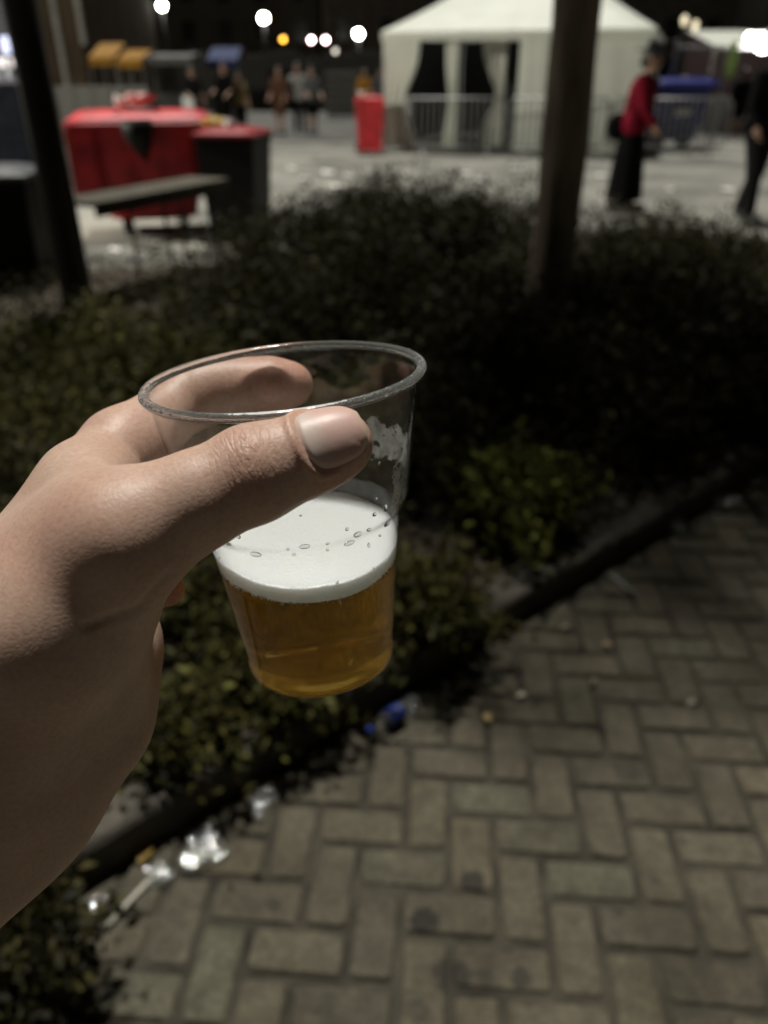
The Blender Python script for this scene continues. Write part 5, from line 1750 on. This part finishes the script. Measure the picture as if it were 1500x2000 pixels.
def wall_lamp(px, py, col, s, label, rad=.10):
    p = AT(px, py, 70)
    t = empty('wall_lamp', (p[0], 70, 0), 0, label, 'lamp')
    MB().ball((0, 0, p[2]), rad, 10).build('bulb', emis('wl_%d' % px, col, s), t, True)
    MB().tube([(0, .1, 0), (0, .1, p[2] + .1), (0, 0, p[2] + .12)], .03, 6).build('bracket', M_POST, t)
wall_lamp(553, 77, (1, .50, .04), 9, 'small orange light over the trio of walkers', .16)
wall_lamp(608, 78, (1, .72, .72), 26, 'left one of two small pinkish lights near the tent', .16)
wall_lamp(636, 78, (1, .72, .72), 26, 'right one of two small pinkish lights near the tent', .16)
wall_lamp(655, 100, (.9, .85, .7), 2.5, 'dim small light below the two pinkish lights', .16)

# added lamp, itself unseen, that lights the square and the tent front
sl = empty('street_lamp', (-10.6, 8.8, 0), 0, 'added street lamp, unseen at the left, lighting the square and the tent front', 'street lamp', 'lit street lamps in a row')
MB().tube([(0, 0, 0), (0, 0, 4.6)], [.08, .05], 10).build('post', M_POST, sl, True)
MB().ball((0, 0, 4.85), .22, 16).build('globe', emis('added_lamp_glow', (1, .96, .84), 8), sl, True)
ld = bpy.data.lights.new('added_lamp_light', 'SPOT'); ld.energy = 4600; ld.color = (1, .96, .84); ld.shadow_soft_size = .3
ld.spot_size = math.radians(126); ld.spot_blend = .5
lo_ = bpy.data.objects.new('added_lamp_light', ld); C.objects.link(lo_); lo_.parent = sl; lo_.location = (.45, 0, 4.85)
lo_.rotation_euler = Vector((-11.5, -10.5, 4.4)).to_track_quat('Z', 'Y').to_euler()   # cone aimed at the square

# ------------------------------------------------------------------ litter
M_CLEAR = glass_like('litter_clear', (0.93, 0.95, 0.95), haze=0.05, f0=0.08, rough=0.09, bumpy=1.0, power=3.0)
M_CLEARB = glass_like('bottle_clear', (0.95, 0.96, 0.97), haze=0.05, f0=0.07, rough=0.08, bumpy=0.4, power=3.0)
def crushed_cup(px, py, label, seed, rz, sc=1.0, z=.035, name='crushed_cup'):
    g = G(px, py, .02)
    prof = [(.022, 0), (.024, .004), (.028, .04), (.033, .05), (.037, .085), (.0395, .088), (.0385, .091)]
    prof = [(float(np.interp(t, np.linspace(0, 1, 7), [a_[0] for a_ in prof])), float(np.interp(t, np.linspace(0, 1, 7), [a_[1] for a_ in prof]))) for t in np.linspace(0, 1, 16)]
    m = MB().lathe(prof, 26, close=False)
    m.f.append(tuple(range(26))[::-1])
    v = np.array(m.v); k = np.random.default_rng(seed)
    for _ in range(3):
        w = k.normal(0, 60, 3); v += k.normal(0, 1, 3)[None] * .008 * np.sin(v @ w + k.uniform(0, 6))[:, None]
    for _ in range(4):
        w = k.normal(0, 170, 3); v += k.normal(0, 1, 3)[None] * .0024 * np.sin(v @ w + k.uniform(0, 6))[:, None]
    v = v[:, [2, 1, 0]] * np.array([1, 1, .40])             # lying on its side, flattened
    ca, sa = math.cos(rz), math.sin(rz)
    v = np.stack([v[:, 0] * ca - v[:, 1] * sa, v[:, 0] * sa + v[:, 1] * ca, v[:, 2]], 1) * sc
    v[:, 2] -= v[:, 2].min()
    o = new_obj(name, np_mesh(name, v, [list(q) for q in m.f], False), M_CLEAR)
    o.location = (g[0], g[1], .002)
    return tag(o, label, 'litter')
crushed_cup(360, 1690, 'crushed clear plastic cup glinting on the bricks below the wrist', 3, .9, 1.0)
crushed_cup(322, 1725, 'smaller torn piece of clear plastic just below the crushed cup', 9, 2.2, .62, name='plastic_scrap')
crushed_cup(160, 1775, 'shiny scrap of clear plastic beside the white stick', 12, .3, .55, name='plastic_scrap')
crushed_cup(500, 1590, 'flattened clear plastic cup lid lying against the kerb', 15, 1.2, .7, name='flattened_cup')
crushed_cup(1400, 985, 'crushed clear cup in the dark by the kerb at the right', 18, .5, 1.1)
crushed_cup(1330, 1030, 'clear cup lying on its side in the shade, left of the other crushed one', 21, 2.6, 1.0)
crushed_cup(1475, 940, 'clear plastic scrap glinting at the right edge by the kerb', 25, 1.4, .9, name='plastic_scrap')

# water bottle with a blue label, lying
g0, g1 = G(722, 1425, .03), G(838, 1352, .03)
BS = .78
bt = empty('water_bottle', (g0[0], g0[1], .034), math.atan2(g1[1] - g0[1], g1[0] - g0[0]), 'clear plastic bottle with blue cap and blue label lying by the kerb', 'bottle')
bt.scale = (BS, BS, BS); bt.location.z = .027
def xl(m):                                                       # lathe axis z -> x
    m.v = [(v[2], v[1], v[0]) for v in m.v]; m.f = [f[::-1] for f in m.f]; return m
xl(MB().lathe([(.012, .012), (.013, .03), (.022, .05), (.030, .07), (.031, .20), (.028, .21), (.024, .215)], 20)).build('body', M_CLEARB, bt, True)
xl(MB().lathe([(.0315, .075), (.0318, .077), (.0318, .138), (.0315, .140)], 20, close=False)).build('label', simple('label_blue', (.004, .016, .13), .5, var=.6, scale=40), bt, True)
xl(MB().lathe([(.0145, -.006), (.015, -.002), (.015, .014)], 16)).build('cap', simple('cap_blue', (.01, .05, .36), .35), bt, True)

def stick(px0, py0, px1, py1, r_, label, mat, name):
    a, b_ = G(px0, py0, r_), G(px1, py1, r_)
    c = (a + b_) / 2
    L_ = float(np.linalg.norm(b_ - a))
    m = MB().tube([(-L_ / 2, 0, 0), (0, .001, .0005), (L_ / 2, 0, 0)], [r_, r_ * .97, r_], 10)
    o = m.build(name, mat, None, True); o.location = (c[0], c[1], r_ + .001); o.rotation_euler = (0, 0, math.atan2(b_[1] - a[1], b_[0] - a[0]))
    return tag(o, label, 'litter')
stick(205, 1815, 306, 1706, .0055, 'off-white paper straw lying across the bricks at the lower left', simple('straw_white', (.50, .48, .40), .6, var=.1), 'paper_straw')
stick(1186, 1118, 1238, 1160, .006, 'pale rolled paper stub on the bricks near the kerb', simple('stub', (.34, .36, .32), .7, var=.15), 'paper_stub')

def leaf(px, py, sz, col, label, rz):
    g = G(px, py, .004)
    n_ = 7; vs, fs = [], []
    for i_ in range(n_):
        f = i_ / (n_ - 1); w = sz * .32 * math.sin(math.pi * min(1, f * .95 + .05)) ** .8
        zc_ = .006 * math.sin(math.pi * f) + .002
        vs += [(sz * (f - .5), -w, zc_ + .006), (sz * (f - .5), 0, zc_), (sz * (f - .5), w, zc_ + .005)]
    for i_ in range(n_ - 1):
        for c in (0, 1): fs.append((i_ * 3 + c, (i_ + 1) * 3 + c, (i_ + 1) * 3 + c + 1, i_ * 3 + c + 1))
    o = MB().add(vs, fs).build('fallen_leaf', simple('leaf_%s' % label[:12].replace(' ', '_'), col, .6, var=.2, scale=60), None, True)
    o.location = (g[0], g[1], .003); o.rotation_euler = (0, 0, rz)
    return tag(o, label, 'leaf')
leaf(1019, 1361, .030, (.42, .38, .28), 'whitish dry leaf on the bricks right of the blue bottle', .3)
leaf(951, 1404, .032, (.34, .25, .08), 'yellow leaf on the bricks between bottle and whitish leaf', 1.9)
leaf(1186, 1262, .030, (.30, .20, .11), 'orange-brown leaf in the middle of the pavement', -.3)
leaf(1103, 1228, .028, (.24, .22, .13), 'greenish dry leaf on the pavement near the kerb', .1)
leaf(1102, 1196, .026, (.20, .18, .11), 'dull dry leaf nearest the kerb on the right', .8)
leaf(1158, 1332, .026, (.22, .19, .13), 'small pale leaf below the orange-brown one', 1.2)
leaf(1350, 1375, .03, (.22, .19, .14), 'pale dry leaf on the bricks at the right', .6)
leaf(992, 1236, .03, (.22, .19, .10), 'dry leaf lying close against the kerb', .4)
leaf(535, 1540, .045, (.20, .18, .12), 'curled dry leaf under the kerb by the clear plastic lid', .2)
leaf(286, 1668, .05, (.28, .18, .03), 'yellow-brown leaf at the tip of the paper straw', 1.2)

# scraps on the square
r = np.random.default_rng(12)
for q, (px, py) in enumerate([(570, 330), (640, 338), (655, 365), (680, 345), (600, 350), (800, 340), (905, 340), (940, 352), (1010, 330), (1180, 345), (1310, 372), (1420, 372), (225, 490), (300, 478), (405, 470)]):
    g = G(px, py)
    sz = r.uniform(.06, .15)
    vs = [(sz * (i_ - 1.5) / 1.5 * r.uniform(.8, 1.2), sz * .7 * (j_ - 1.5) / 1.5 * r.uniform(.8, 1.2), r.uniform(.004, .03)) for i_ in range(4) for j_ in range(4)]
    fs = [(i_ * 4 + j_, (i_ + 1) * 4 + j_, (i_ + 1) * 4 + j_ + 1, i_ * 4 + j_ + 1) for i_ in range(3) for j_ in range(3)]
    o = MB().add(vs, fs).build('paper_scrap', M_PAPER); o.location = (g[0], g[1], .006); o.rotation_euler = (0, 0, r.uniform(0, 6))
    tag(o, 'white paper scrap littering the grey square beyond the shrubs', 'litter', 'paper scraps on the square')
